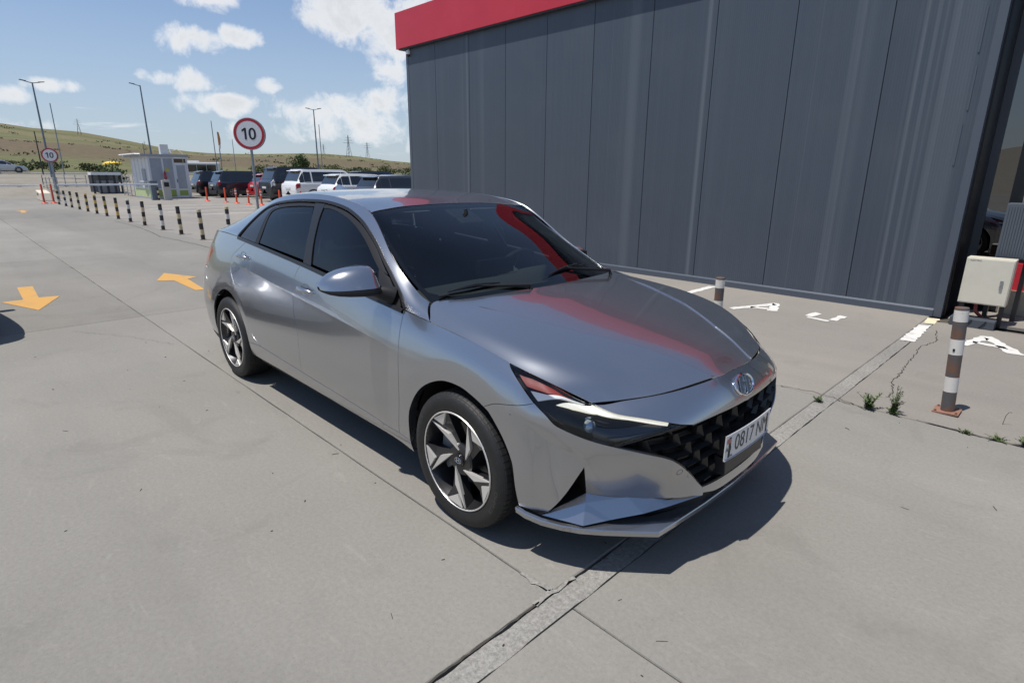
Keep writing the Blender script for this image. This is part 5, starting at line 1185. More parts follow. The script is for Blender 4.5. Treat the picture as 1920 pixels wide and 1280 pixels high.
# ---- wheels
def wheel(name,x,sd,rot):
    E=empty(name,(x,sd*.795,.3125)); E.parent=CAR; E.rotation_euler=(0,0,0 if sd>0 else math.pi)   # local +y faces outward
    ro=.3105
    def cyl(r,y,a): return (r*math.cos(a),y,r*math.sin(a))
    if name in WMESH:
        for c in WMESH[name]: o=c.copy(); COL.objects.link(o); o.parent=E
        return E
    kids=[]
    # tyre carcass
    prof=[(.222,-.1),(.236,-.108),(.27,-.1135),(.291,-.108),(.304,-.098),(.3085,-.085),(ro,-.05),(ro,.05),(.3085,.085),(.304,.098),(.2945,.106),(.288,.1105),(.27,.1135),(.255,.1125),(.244,.1095),(.2365,.1085),(.232,.105),(.224,.1)]
    mb=MB(); mb.lathe([(r,h) for r,h in prof],64,axis='y'); t=mb.build('tyre',RUB,E,smooth=True,sharp=30); kids.append(t)
    # tread blocks: grooves between rings of shoulder blocks and ribs
    mb=MB(); n=68
    for ring,(y0,y1,off) in enumerate(((-.097,-.066,0),(.066,.097,.5))):
        for i in range(n):
            a0=2*math.pi*(i+off)/n; a1=a0+2*math.pi/n*.82; s=1 if y1>0 else -1
            V=[]
            for a in (a0,a1):
                yo,yi=(y1,y0) if s>0 else (y0,y1)
                V+= [cyl(.306,yi,a),cyl(.3125,yi,a),cyl(.3085,yo*.93,a),cyl(.298,yo*1.075,a),cyl(.293,yo*1.07,a)]
            mb.add(V,[(0,1,6,5),(1,2,7,6),(2,3,8,7),(3,4,9,8),(0,4,3,2,1),(5,6,7,8,9)])
    for (y0,y1) in ((-.058,-.032),(-.024,.024),(.032,.058)):
        mb.lathe([(.306,y0),(.3125,y0),(.3125,y1),(.306,y1)],64,axis='y')
    kids.append(mb.build('tread',RUB,E))
    if 'lettering':
        tv,tf=text_mesh('KUMHO',.034); 
        for a0 in (R_(20),R_(200)):
            V=[]
            for vx,vy,_ in tv:
                a=a0-vx/.270; r=.270+vy*.85; V.append((r*math.cos(a),.1145,r*math.sin(a)))
            mb=MB(); mb.add(V,tf); kids.append(mb.build('tyre_lettering',mat('tyre_letter',(.055,.054,.052),.5),E))
    # rim barrel, lip
    mb=MB(); mb.lathe([(.2275,.108),(.2235,.1095),(.2205,.107),(.2185,.10),(.214,.085),(.195,.03),(.195,-.1)],56,axis='y'); kids.append(mb.build('rim_barrel',GUN,E,smooth=True,sharp=40))
    mb=MB(); mb.lathe([(.2205,.1066),(.2225,.1100),(.2262,.1100),(.2285,.1065)],64,axis='y'); kids.append(mb.build('rim_lip',ALU,E,smooth=True))
    mb=MB(); mb.lathe([(0,-.02),(.15,-.02),(.155,-.012),(.155,.004),(.0,.004)],40,axis='y'); kids.append(mb.build('brake_disc',mat('disc',(.22,.21,.20),.35,1.),E))
    mb=MB(); mb.prism([(.10*math.cos(R_(a)),.10*math.sin(R_(a))) for a in (-38,-20,0,20,38)]+[(.176*math.cos(R_(a)),.176*math.sin(R_(a))) for a in (38,20,0,-20,-38)],-.045,.045,'y'); kids.append(mb.build('brake_caliper',mat('caliper',(.22,.24,.25),.4,.5),E,bevel=.006))
    sg=-1                                                    # blades sweep the same way on this side
    def pol(r,deg): a=R_(deg); return (r*.222*math.cos(a),r*.222*math.sin(a))
    for s in range(5):
        f=rot+72*s
        def q(r,d,y): x,z=pol(r,f-d); return (x,y,z)
        # dark cast spoke body
        top=[(.27,-62,.072),(1.,1.5,.099),(1.,-36,.099),(.74,-34,.082),(.40,-34,.066),(.26,-16,.068)]
        V=[q(*p) for p in top]+[q(r*.98 if r<.95 else r,d,y-.045) for r,d,y in top]; n=6
        F=[(0,1,3),(1,2,3),(0,3,4),(0,4,5)]+[(i,(i+1)%n,n+(i+1)%n,n+i) for i in range(n)]
        mb=MB(); mb.add(V,F); kids.append(mb.build('spoke',GUN,E))
        def facet(pts,h,nm):
            V=[q(r,d,y+h) for r,d,y in pts]+[q(r,d,y-.012) for r,d,y in pts]; n=len(pts); mb=MB(); mb.add(V,[tuple(range(n))]+[(i,(i+1)%n,n+(i+1)%n,n+i) for i in range(n)]); kids.append(mb.build(nm,ALU,E,bevel=.0012))
        facet([(.21,-50,.086),(1.,-.5,.1005),(.56,-24,.094)],.004,'machined_blade')
        facet([(1.,-5.5,.1005),(1.,-34,.1005),(.765,-17,.095)],.004,'machined_tip')
        a=R_(f+30); mb=MB(); mb.lathe([(0,.004),(.008,.004),(.0095,0),(.0095,-.02)],8,axis='y',c=(.056*math.cos(a),.078,.056*math.sin(a))); kids.append(mb.build('wheel_nut',mat('nut',(.25,.25,.26),.3,1.),E))
    mb=MB(); mb.lathe([(0,.083),(.068,.083),(.076,.076),(.078,.05),(.078,-.02)],40,axis='y'); kids.append(mb.build('wheel_hub',GUN,E,smooth=True,sharp=40))
    mb=MB(); mb.lathe([(0,.0935),(.029,.093),(.031,.090),(.031,.08)],28,axis='y'); kids.append(mb.build('centre_cap',BLKG,E,smooth=True,sharp=40))
    mb=MB(); pts=[(.021*math.cos(t),.094,.013*math.sin(t)) for t in np.linspace(0,2*math.pi,25)]; mb.tube(pts,.0014,6,cap=False)
    for sx in (-1,1):
        mb.add([(sx*.0085-.003,.0945,-.0095),(sx*.0085+.001,.0945,-.0095),(sx*.0085+.004,.0945,.0095),(sx*.0085,.0945,.0095)],[(0,1,2,3)])
    mb.add([(-.007,.0945,-.0025),(.007,.0945,-.001),(.007,.0945,.0025),(-.007,.0945,.001)],[(0,1,2,3)]); kids.append(mb.build('cap_badge',CHROME,E))
    WMESH[name]=kids
    return E
WMESH={}
wheel('front_wheel',0,-1,180-69); wheel('front_wheel',0,1,40)
wheel('rear_wheel',-2.72,-1,180-85); wheel('rear_wheel',-2.72,1,20)
# ================================================================== background
PLASTIC=mat('bumper_plastic',(.03,.03,.032),.55); CARGLASS=mat('car_glass',(.012,.015,.018),.05,coat=.8); TAILR=mat('tail_lamp_red',(.32,.012,.02),.15,coat=.8); LAMPW=mat('lamp_clear',(.55,.56,.58),.12,.4,coat=.8); TYR=mat('tyre_far',(.02,.02,.02),.7); RIMF=mat('rim_far',(.34,.34,.35),.35,.8); PLT=mat('plate_far',(.6,.6,.6),.5)
def cpaint(name,c,metal=0.): return mat(name,c,.3,metal,coat=1.,coat_r=.03)
def far_car(name,label,loc,rz,kind,m,L=4.6,Wd=1.85,H=1.65,group=None,detail=True,cladding=False,tail=(.0,.0)):
    """x forward from the middle of the car; lofted shell with windows, lamps, wheels"""
    E=empty(name,loc,rz); tag(E,label,'car' if kind!='bus' else 'bus',group); h=Wd/2; f=L/2; r=.34 if kind=='suv' else .31
    zb=.24 if kind!='sedan' else .19; sh=H*.60 if kind=='suv' else H*.64
    # stations: x, shoulder height, top height, width factor, top width factor
    if kind=='suv': st=[(-f,.62,.66,.84,.80),(-f+.05,sh-.10,sh-.06,.93,.86),(-f+.16,sh,sh+.04,.97,.80),(-f+.50,sh,H-.05,1.,.74),(-f+.85,sh,H,1.,.75),(-.1,sh,H,1.,.75),(.55,sh-.02,H-.07,1.,.73),(1.25,sh-.04,sh+.06,1.,.78),(f-.55,sh-.10,sh-.07,.98,.80),(f-.16,sh-.22,sh-.20,.92,.78),(f,.60,.62,.80,.72)]
    elif kind=='hatch': st=[(-f,.60,.64,.84,.80),(-f+.06,sh-.12,sh-.08,.92,.86),(-f+.18,sh-.02,sh+.02,.96,.80),(-f+.52,sh,H-.06,1.,.72),(-f+.9,sh,H,1.,.73),(-.1,sh-.01,H,1.,.74),(.50,sh-.03,H-.09,1.,.72),(1.15,sh-.06,sh+.03,1.,.78),(f-.5,sh-.13,sh-.10,.98,.80),(f-.15,sh-.24,sh-.22,.92,.78),(f,.55,.57,.80,.72)]
    else: st=[(-f,.60,.64,.82,.78),(-f+.06,sh-.10,sh-.05,.90,.84),(-f+.25,sh-.02,sh+.03,.96,.82),(-f+.70,sh,sh+.07,1.,.76),(-f+1.55,sh,H-.05,1.,.70),(-.25,sh-.01,H,1.,.70),(.30,sh-.03,H-.06,1.,.69),(1.12,sh-.07,sh-.01,1.,.76),(f-.55,sh-.19,sh-.15,.98,.78),(f-.15,sh-.31,sh-.29,.90,.74),(f,.45,.47,.76,.68)]
    def sec(s):
        x,zs,zt,wf,tf=s; w=h*wf; wt=h*tf; cab=zt-zs>.12
        return [(w*.90,zb),(w*.985,zb+.14),(w,.5*(zb+zs)),(w*.985,zs-.03),(w*.955 if cab else w*.95,zs),(wt+(.02 if cab else 0),zt-.05 if cab else zt-.008),(wt*.86,zt),(0,zt+.012)]
    NS=Surf([[(s[0],w,z) for w,z in sec(s)] for s in st]); NS.G[:,-1]=NS.G[:,-3]*[1,-1,1]
    nu,nv=(len(st)-1)*4,21; U,Vv=np.meshgrid(np.linspace(0,len(st)-1,nu+1),np.linspace(0,7,nv+1),indexing='ij'); P=NS.ev(U,Vv); V=[];F=[]
    for sd in (-1,1):
        b0=len(V); V+= [tuple(q) for q in (P*[1,sd,1]).reshape(-1,3)]
        F+= [(b0+i*(nv+1)+j,b0+(i+1)*(nv+1)+j,b0+(i+1)*(nv+1)+j+1,b0+i*(nv+1)+j+1) for i in range(nu) for j in range(nv)]
        F+= [tuple(b0+j for j in range(nv+1)),tuple(b0+nu*(nv+1)+j for j in range(nv+1))]
    me_=MB(); me_.add(V,F); body=me_.build('body',m,E)
    bm=bmesh.new(); bm.from_mesh(body.data); bmesh.ops.remove_doubles(bm,verts=bm.verts,dist=.0008); bmesh.ops.recalc_face_normals(bm,faces=bm.faces); bm.to_mesh(body.data); bm.free()
    body.data.polygons.foreach_set('use_smooth',[True]*len(body.data.polygons)); body.data.set_sharp_from_angle(angle=R_(42))
    def patch(u0,u1,v0,v1,sds,nm,mm,off=.009,slant=0.):
        a=6; U,Vv=np.meshgrid(np.linspace(0,1,a+1),np.linspace(0,1,a+1),indexing='ij'); VV=v0+(v1-v0)*Vv; UU=u0+(u1-u0)*U+slant*Vv*(1 if True else 0)
        nn=-NS.nrm(UU,VV); P=NS.ev(UU,VV)+nn*off; P2=P-nn*(off+.006); V=[];F=[]
        for sd in sds:
            b0=len(V); V+= [tuple(q) for q in (P*[1,sd,1]).reshape(-1,3)]; V+= [tuple(q) for q in (P2*[1,sd,1]).reshape(-1,3)]; K=(a+1)**2
            F+= [(b0+i*(a+1)+j,b0+(i+1)*(a+1)+j,b0+(i+1)*(a+1)+j+1,b0+i*(a+1)+j+1) for i in range(a) for j in range(a)]
            ring=[i*(a+1) for i in range(a+1)]+[a*(a+1)+j for j in range(1,a+1)]+[i*(a+1)+a for i in range(a-1,-1,-1)]+[j for j in range(a-1,0,-1)]
            F+= [(b0+ring[q],b0+ring[(q+1)%len(ring)],b0+K+ring[(q+1)%len(ring)],b0+K+ring[q]) for q in range(len(ring))]
        x=MB(); x.add(V,F); return x.build(nm,mm,E,smooth=True,sharp=50)
    def quad(a,b,c,d,nm,mm,off=.006,inset=.0):
        P=[Vector(q) for q in (a,b,c,d)]; cn=sum(P,Vector())/4; P=[q+(cn-q)*inset for q in P]; nn=(P[1]-P[0]).cross(P[3]-P[0]).normalized()
        if nn.dot(cn-Vector((0,0,.8)))<0: nn=-nn
        V=[q+nn*off for q in P]+[q-nn*.004 for q in P]; mb=MB(); mb.add(V,[(0,1,2,3),(0,4,5,1),(1,5,6,2),(2,6,7,3),(3,7,4,0)]); return mb.build(nm,mm,E)
    def pt(i,j,sd): w,z=sec(st[i])[j]; return (st[i][0],sd*w,z)
    def lerp(a,b,t): return tuple(a[q]*(1-t)+b[q]*t for q in range(3))
    r0=2 if kind!='sedan' else 3
    for sd in (-1,1):
        seg=[(r0+.42,r0+1.02,.0),(r0+1.08,r0+2.05,0.),(r0+2.12,r0+3.35,0.),(r0+3.4,r0+4.02,-.0)] if kind!='sedan' else [(r0+.55,r0+1.02,0.),(r0+1.08,r0+1.9,0.),(r0+1.96,r0+3.2,0.),(r0+3.24,r0+3.7,0.)]
        for a,b,sl in seg: patch(a,min(b,7.),4.18,4.86,(sd,),'side_window',CARGLASS,.008)
        tm=TAILR if not tail[0] else tail[0]
        patch(.95,2.35,2.45,3.7,(sd,),'tail_lamp',tm,.012); patch(len(st)-2.2,len(st)-1.25,3.0,4.2,(sd,),'headlamp',LAMPW,.012)
        if cladding: quad((-1.,sd*h*.93,zb),(1.,sd*h*.93,zb),(1.,sd*h*.99,zb+.16),(-1.,sd*h*.99,zb+.16),'sill_cladding',PLASTIC,.012)
        for wx in (-f+.95 if kind!='sedan' else -f+1.0,f-.88):
            mb=MB(); mb.lathe([(0,sd*(h-.30)),(r+.07,sd*(h-.30)),(r+.07,sd*(h+.004)),(r+.0,sd*(h+.004))],22,c=(wx,0,r+.01),axis='y'); mb.build('wheel_arch',PLASTIC,E)
            Wm=empty('wheel',(wx,sd*(h-.11),r)); Wm.parent=E
            mb=MB(); mb.lathe([(r*.62,.115),(r*.66,.125),(r*.92,.12),(r,.09),(r,-.09)],24,axis='y'); mb.build('tyre',TYR,Wm,smooth=True,sharp=40)
            mb=MB(); mb.lathe([(r*.63,.118),(r*.60,.10),(r*.55,.06),(0,.06)],24,axis='y'); mb.build('rim_barrel',TYR,Wm)
            mb=MB()
            for q in range(5):
                a=2*math.pi*q/5+.3; c,s=math.cos(a),math.sin(a); mb.add([(c*.04-s*.03,.105,s*.04+c*.03),(c*r*.61-s*.035,.115,s*r*.61+c*.035),(c*r*.61+s*.035,.115,s*r*.61-c*.035),(c*.04+s*.03,.105,s*.04-c*.03)],[(0,1,2,3)])
            mb.lathe([(r*.58,.117),(r*.635,.117)],24,axis='y'); mb.build('rim',RIMF,Wm)
            if sd<0: Wm.rotation_euler=(0,0,math.pi)
        mb=MB(); mx=.62 if kind=='suv' else .5; mb.box(mx-.04,mx+.08,sd*(h*.96),sd*(h*.96+.13),sh+.0,sh+.14) if sd>0 else mb.box(mx-.04,mx+.08,-(h*.96+.13),-(h*.96),sh,sh+.14); mb.build('door_mirror',m,E,smooth=True,bevel=.03)
    # rear glass, windscreen
    a=2 if kind!='sedan' else 3; patch(a+.16,a+.9,5.35,7.,(-1,1),'rear_window',CARGLASS,.010); patch(6.06,6.95,5.35,7.,(-1,1),'windscreen',CARGLASS,.010)
    if kind!='sedan':
        mb=MB(); x0=st[3][0]; mb.prism([(x0-.20,H-.075),(x0-.18,H-.045),(x0+.15,H-.005),(x0+.15,H-.05)],-h*.70,h*.70,'y'); mb.build('roof_spoiler',m,E,bevel=.012)
    mb=MB(); mb.box(-f-.02,-f+.06,-h*.78,h*.78,zb-.01,zb+.22); mb.build('rear_bumper',PLASTIC if cladding else m,E,bevel=.02)
    mb=MB(); mb.box(f-.10,f+.02,-h*.76,h*.76,zb-.01,zb+.20); mb.build('front_bumper',PLASTIC if cladding else m,E,bevel=.02)
    mb=MB(); mb.box(f-.03,f+.012,-h*.40,h*.40,.50,.60); mb.build('grille',PLASTIC,E)
    mb=MB(); mb.box(-f-.012,-f+.03,-.26,.26,.72 if kind!='sedan' else .60,.83 if kind!='sedan' else .71); mb.build('number_plate',PLT,E)
    mb=MB(); mb.box(-f+.3,f-.3,-h*.8,h*.8,zb-.04,zb+.02); mb.build('underfloor',PLASTIC,E)
    return E
RP=math.pi/2
BLKP=cpaint('car_black',(.008,.009,.012)); NAVY=cpaint('car_navy',(.012,.016,.026)); WHTP=cpaint('car_white',(.72,.72,.71)); REDP=cpaint('car_red',(.42,.012,.018)); GRYP=cpaint('car_grey',(.10,.105,.12),.7); SILP=cpaint('car_silver',(.42,.44,.47),.75); BLUP=cpaint('car_blue',(.03,.05,.09),.4)
LOT='cars parked in the far lot'
def park(name,label,x,yr,kind,m,L,Wd,H,**k): return far_car(name,label,(x,yr+L/2,0),RP,kind,m,L,Wd,H,LOT,**k)
park('parked_suv','black crossover beside the booth door, its front hidden',-42.3,10.3,'suv',BLKP,4.6,1.84,1.66)
park('parked_suv','black crossover with round red tail lamps, right of the one by the booth',-39.3,10.6,'suv',NAVY,4.7,1.84,1.66,cladding=True)
park('parked_hatchback','small bright red hatchback parked behind the near speed-sign pole',-36.3,12.0,'hatch',REDP,3.9,1.7,1.50)
park('parked_suv','tall black off-road wagon right of the near speed-sign pole',-31.6,10.9,'suv',BLKP,4.85,1.90,1.86,tail=(LAMPW,))
park('parked_suv','large white SUV with red tail lamps in the lot',-28.5,10.9,'suv',WHTP,4.9,1.93,1.73,cladding=False)
park('parked_hatchback','white wagon with bright red round lamp, right of the large white SUV',-24.5,10.9,'hatch',WHTP,4.5,1.78,1.52)
park('parked_sedan','dark grey saloon above the near sedan roof',-21.1,10.9,'hatch',GRYP,4.6,1.82,1.46)
park('parked_sedan','blue-grey car nearly hidden at the building corner',-17.2,11.3,'hatch',BLUP,4.6,1.82,1.50)
for k,(x,m,kd,H,lab) in enumerate(((-39.5,BLKP,'hatch',1.5,'dark car in the second row above the round-lamped crossover'),(-33.5,NAVY,'suv',1.7,'dark car in the second row beside the off-road wagon'),(-30.0,BLUP,'hatch',1.5,'second-row dark blue car above the large white SUV roof'),(-26.4,BLKP,'hatch',1.52,'second-row black car above the white wagon roof'),(-23.0,GRYP,'hatch',1.48,'second-row grey car above the dark grey saloon'),(-33.0,WHTP,'hatch',1.5,'white car roof peeking over the far row'))):
    far_car('parked_car',lab,(x,19.5 if k<5 else 27.,0.+(.0 if k<5 else .25)),RP,kd,m,4.5,1.8,H,LOT)
far_car('passing_car','silver saloon crossing on the road at far left',(-92.,3.95,terr(-92,3.95)+.06),R_(84),'sedan',SILP,4.7,1.84,1.44)
far_car('waiting_car','pale silver saloon cut off by the left picture edge, casting a shadow',(-7.3,-3.30,0),R_(9),'sedan',SILP,4.6,1.84,1.45)
# coach
def coach():
    E=empty('coach',(-112,30.,.3),R_(70)); tag(E,'white coach with dark windows behind the parked cars','bus'); wm=WHTP
    mb=MB(); mb.box(-5,5,-1.25,1.25,.35,3.05); mb.build('body',wm,E,bevel=.18); mb=MB(); mb.box(-1,1.8,-.7,.7,3.04,3.3); mb.build('roof_unit',wm,E,bevel=.1)
    for sd in (-1,1):
        for q in range(6): mb=MB(); mb.box(-4.7+1.52*q,-4.7+1.52*q+1.46,sd*1.262-.006,sd*1.262+.006,1.45,2.65); mb.build('window',CARGLASS,E)
    mb=MB(); mb.box(4.98,5.02,-1.1,1.1,1.3,2.75); mb.build('windscreen',CARGLASS,E); mb=MB(); mb.box(-5.02,-4.98,-1.0,1.0,1.7,2.7); mb.build('rear_window',CARGLASS,E)
    for x in (-3.2,3.2):
        for sd in (-1,1): mb=MB(); mb.lathe([(0,.16),(.3,.16),(.48,.14),(.48,-.14),(0,-.14)],18,c=(x,sd*1.14,.48),axis='y'); mb.build('wheel',TYR,E)
coach()
# ------------------------------------------------------------------ speed signs
GALV=mat('galvanised',(.28,.31,.34),.42,.7,noise=(8,(.2,.22,.25),.4,.7)); SIGNW=mat('sign_white',(.72,.72,.73),.4); SIGNR=mat('sign_red',(.42,.015,.03),.4); SIGNK=mat('sign_black',(.012,.012,.014),.5); SIGNB=mat('sign_back',(.12,.17,.17),.5,.3)
def sign(loc,h,R,yaw,label,lean=0.):
    E=empty('speed_sign',loc); tag(E,label,'sign','speed limit signs'); E.rotation_euler=(0,lean,0)
    mb=MB(); mb.tube([(0,0,0),(0,0,h+R*.2)],.055,14); mb.build('pole',GALV,E,smooth=True)
    fwd=Vector((math.cos(yaw),math.sin(yaw),0)); rt=Vector((-math.sin(yaw),math.cos(yaw),0))
    def disc(r0,r1,d,m,nm,t=.0):
        V=[];F=[]; n=48
        for i in range(n):
            a=2*math.pi*i/n
            for r in (r0,r1): V.append(Vector((0,0,h))+rt*r*math.cos(a)+Vector((0,0,r*math.sin(a)))+fwd*d)
        for i in range(n): j=(i+1)%n; F.append((2*i,2*i+1,2*j+1,2*j))
        return obj(nm,V,F,m,E)
    n=48; V=[]
    for d in (.064,-.06):
        for i in range(n): a=2*math.pi*i/n; V.append(Vector((0,0,h))+rt*R*math.cos(a)+Vector((0,0,R*math.sin(a)))+fwd*d)
    F=[tuple(range(n))]+[(i,(i+1)%n,n+(i+1)%n,n+i) for i in range(n)]+[tuple(range(n,2*n))[::-1]]
    mb=MB(); mb.add(V,F); mb.build('sign_box',SIGNB,E)
    disc(0.0,R*.985,.0665,SIGNW,'sign_face'); disc(R*.80,R*.97,.0685,SIGNR,'red_ring')
    def P(a,c,d=.0705): return Vector((0,0,h))+rt*a*R+Vector((0,0,c*R))+fwd*d
    one=[(-.30,-.36),(-.17,-.36),(-.17,.37),(-.275,.37),(-.46,.24),(-.46,.11),(-.30,.20)]
    obj('numeral',[P(*q) for q in one],[(0,1,2,3,6),(3,4,5,6)],SIGNK,E)
    V=[];F=[]; n=32
    for i in range(n):
        a=2*math.pi*i/n; c,s=math.cos(a),math.sin(a); V+= [P(.20+.235*c,.005+.375*math.copysign(abs(s)**.85,s)),P(.20+.105*c,.005+.255*math.copysign(abs(s)**.85,s))]
    for i in range(n): j=(i+1)%n; F.append((2*i,2*i+1,2*j+1,2*j))
    obj('numeral',V,F,SIGNK,E)
    mb=MB(); mb.tube([(0,0,0),(0,0,.012)],.12,14); mb.build('base_flange',GALV,E)
sign((-24.86,7.86,0),3.16,.655,R_(-38),'near round speed sign reading 10 on a tall grey pole behind the sedan',R_(.3))
sign((-38.75,2.46,0),2.40,.375,R_(-12),'far round speed sign reading 10 beside the barrier and orange posts',R_(-.5))
# ------------------------------------------------------------------ orange posts
ORG=mat('orange_rubber',(.62,.075,.02),.5); ORR=mat('post_red',(.50,.06,.03),.5)
def opost(x,y,h,label,group,bands=True,m=None):
    E=empty('flexible_post',(x,y,0)); tag(E,label,'post',group); m=m or ORG
    mb=MB(); mb.lathe([(.0,.0),(.15,0),(.14,.03),(.05,.07),(.045,.1),(.042,h-.03),(.03,h),(0,h)],14); mb.build('post',m,E,smooth=True,sharp=50)
    if bands:
        for z in (h*.62,h*.80): mb=MB(); mb.lathe([(.0465,z),(.0465,z+.06)],14); mb.build('reflective_band',SIGNW,E)
op=[(-33.85,8.54,0),(-32.07,8.93,0),(-30.36,8.90,1),(-28.85,8.96,1),(-27.77,9.18,1),(-26.2,9.45,0),(-24.0,9.5,1)]
for k,(x,y,b) in enumerate(op):
    opost(x,y,.78,'orange flexible post%s before the parked cars, %s from the booth'%(' with white bands' if b else '',ords[k]),'orange posts by the parked cars',bool(b))
opost(-35.85,1.50,.95,'plain orange-red post at the barrier, left of its twin','barrier posts',False,ORR); opost(-35.97,1.90,.95,'plain orange-red post at the barrier, right of its twin by the speed sign','barrier posts',False,ORR)
# ------------------------------------------------------------------ booth
BTH=mat('booth_panel',(.30,.33,.37),.4,noise=(3,(.26,.29,.33),.4,.7)); BFR=mat('booth_frame',(.56,.59,.62),.4); BGRN=mat('booth_green',(.25,.33,.07),.5); BWH=mat('booth_white',(.74,.75,.76),.45)
def booth():
    E=empty('guard_booth',(-38.65,7.0,0)); tag(E,'white prefabricated guard booth with green base stripe','booth')
    X0,X1,Y0,Y1,H=-4.2,0.,0.,2.15,2.58
    mb=MB(); mb.box(X0,X1,Y0,Y1,.06,H-.1); mb.build('shell',BWH,E)
    mb=MB(); mb.box(X0-.02,X1+.02,Y0-.02,Y1+.02,0,.08); mb.build('base',BTH,E)
    mb=MB(); mb.box(X0-.25,X1+.08,Y0-.35,Y1+.06,H-.12,H+.02); mb.build('roof',BTH,E)
    n=10
    for k in range(n):
        mb=MB(); a=X0+(X1-X0)*k/n; mb.prism([(a,H+.0),(a+.21,H+.05),(a+.42,H)],Y0-.62,Y0-.3,'y'); mb.build('awning_rib',BWH,E)
    # front end wall (facing +x): frames, panels, door
    def wall(y0,y1,z0,z1,m,nm,d=.012,t=.02): mb=MB(); mb.box(X1,X1+d+t*.0,y0,y1,z0,z1); return mb.build(nm,m,E)
    for y0,y1 in ((.10,.72),(.80,1.30)):
        wall(y0,y1,.62,2.38,BTH,'panel',.006); wall(y0,y1,.12,.54,BGRN,'green_panel',.006)
    wall(1.40,2.05,2.12,2.36,mat('transom_brown',(.09,.055,.03),.3),'transom',.008)
    dr=wall(1.40,2.04,.12,2.05,BFR,'door',.016); mb=MB(); mb.box(X1+.016,X1+.024,1.48,1.96,.60,1.97); mb.build('door_panel',BTH,dr); mb=MB(); mb.box(X1+.016,X1+.024,1.48,1.96,.20,.50); mb.build('door_green',BGRN,dr); mb=MB(); mb.box(X1+.016,X1+.05,1.43,1.455,.95,1.15); mb.build('handle',BLK,dr)
    for y in (.04,.76,1.35,2.09): wall(y-.045,y+.045,.06,2.44,BFR,'frame_post',.022)
    for z in (.58,2.40): wall(0.,1.35,z-.03,z+.03,BFR,'frame_rail',.024)
    wall(.86,1.06,1.60,1.80,mat('yellow_label',(.45,.42,.08),.5),'warning_label',.009)
    mb=MB(); mb.lathe([(0,0),(.065,0),(.07,.05),(.07,.36),(.03,.42),(.02,.48),(0,.48)],14,c=(X1+.09,.80,1.16)); mb.build('fire_extinguisher',mat('extinguisher_red',(.36,.01,.02),.25,coat=.6),E,smooth=True)
    # long side (facing -y): ribbed cladding, counter window, green foot
    for k in range(14):
        a=X0+.08+(X1-X0-.16)*k/14; mb=MB(); mb.box(a,a+.24,Y0-.014,Y0,.64,2.40); mb.build('cladding_strip',BWH if k%3 else BFR,E)
        mb=MB(); mb.box(a,a+.26,Y0-.012,Y0,.10,.58); mb.build('green_strip',mat('pale_green',(.50,.58,.30),.5),E)
    mb=MB(); mb.box(-1.5,-.75,Y0-.06,Y0-.012,1.05,1.75); mb.build('counter_window',BTH,E); mb=MB(); mb.box(-1.6,-.65,Y0-.22,Y0-.01,1.0,1.05); mb.build('counter_shelf',BWH,E); mb=MB(); mb.box(-1.35,-.9,Y0-.16,Y0-.03,.66,.98); mb.build('meter_box',BFR,E)
    # on the roof
    mb=MB(); mb.box(-.9,-.55,.9,1.35,H+.02,H+.62); mb.build('air_conditioner',mat('ac_white',(.62,.62,.6),.5),E,bevel=.02); mb=MB(); mb.lathe([(0,.0),(.06,0),(.06,.22),(0,.22)],10,c=(-.4,1.42,H+.12)); mb.build('roof_camera',BWH,E)
    mb=MB(); mb.tube([(-.4,1.5,H+.25),(-.2,1.75,H+.33),(-.05,1.95,H+.1),(.03,1.9,H-.4),(.03,1.85,H-.55)],.018,6); mb.build('hose',mat('hose_tan',(.6,.54,.42),.6),E,smooth=True)
booth()
# ------------------------------------------------------------------ boom barriers
def barrier(x,y,yend,label,cabm,hh=1.02,zb=.88):
    E=empty('boom_barrier',(x,y,0)); tag(E,label,'barrier','boom barriers'); mb=MB(); mb.box(-.17,.17,-.17,.17,0,hh); mb.build('cabinet',cabm,E,bevel=.015); mb=MB(); mb.box(-.19,.19,-.19,.19,hh,hh+.07); mb.build('lid',mat('barrier_lid',(.10,.12,.15),.5),E,bevel=.01)
    s=1 if yend>y else -1; mb=MB(); mb.box(.18,.24,min(-.2*s,yend-y),max(-.2*s,yend-y),zb-.04,zb+.05); mb.build('boom',BWH,E,bevel=.01)
    for k in range(int(abs(yend-y)/1.1)):
        a=s*(.9+1.1*k); mb=MB(); mb.box(.175,.245,a,a+.22,zb-.052,zb-.038); mb.build('boom_marker',BLK,E)
barrier(-37.3,6.78,2.3,'slate-blue barrier cabinet with white boom in front of the booth',mat('barrier_blue',(.13,.17,.20),.45))
barrier(-41.5,-5.4,2.2,'far white boom crossing the driveway at the left edge',mat('barrier_blue',(.13,.17,.20),.45),1.0,.78)
bollard(-37.0,6.9,.72,.05,[(.17,BBLK),(.2,BTAN),(.2,BBLK),(.18,BTAN),(.25,BBLK)],'striped bollard standing beside the slate barrier cabinet','striped bollards along the driveway')
E=empty('ticket_post',(-36.95,7.35,0)); tag(E,'grey ticket terminal behind the barrier cabinet','terminal'); mb=MB(); mb.box(-.16,.16,-.2,.2,0,1.12); mb.build('case',mat('terminal_grey',(.42,.42,.40),.5),E,bevel=.02); mb=MB(); mb.box(.16,.165,-.13,.13,.75,1.0); mb.build('display',BLK,E)
# cream boom of the second barrier, folded up
E=empty('barrier_block',(-40.3,2.0,0)); tag(E,'cream concrete kerb block beside the far speed sign','kerb block'); mb=MB(); mb.prism([(-.9,0),(.9,0),(.7,.42),(-.9,.55)],-.25,.25,'y'); mb.build('block',mat('cream_concrete',(.58,.52,.42),.8),E,bevel=.04); mb=MB(); mb.box(-.5,.1,-.26,-.252,.28,.40); mb.build('dark_panel',BLK,E)
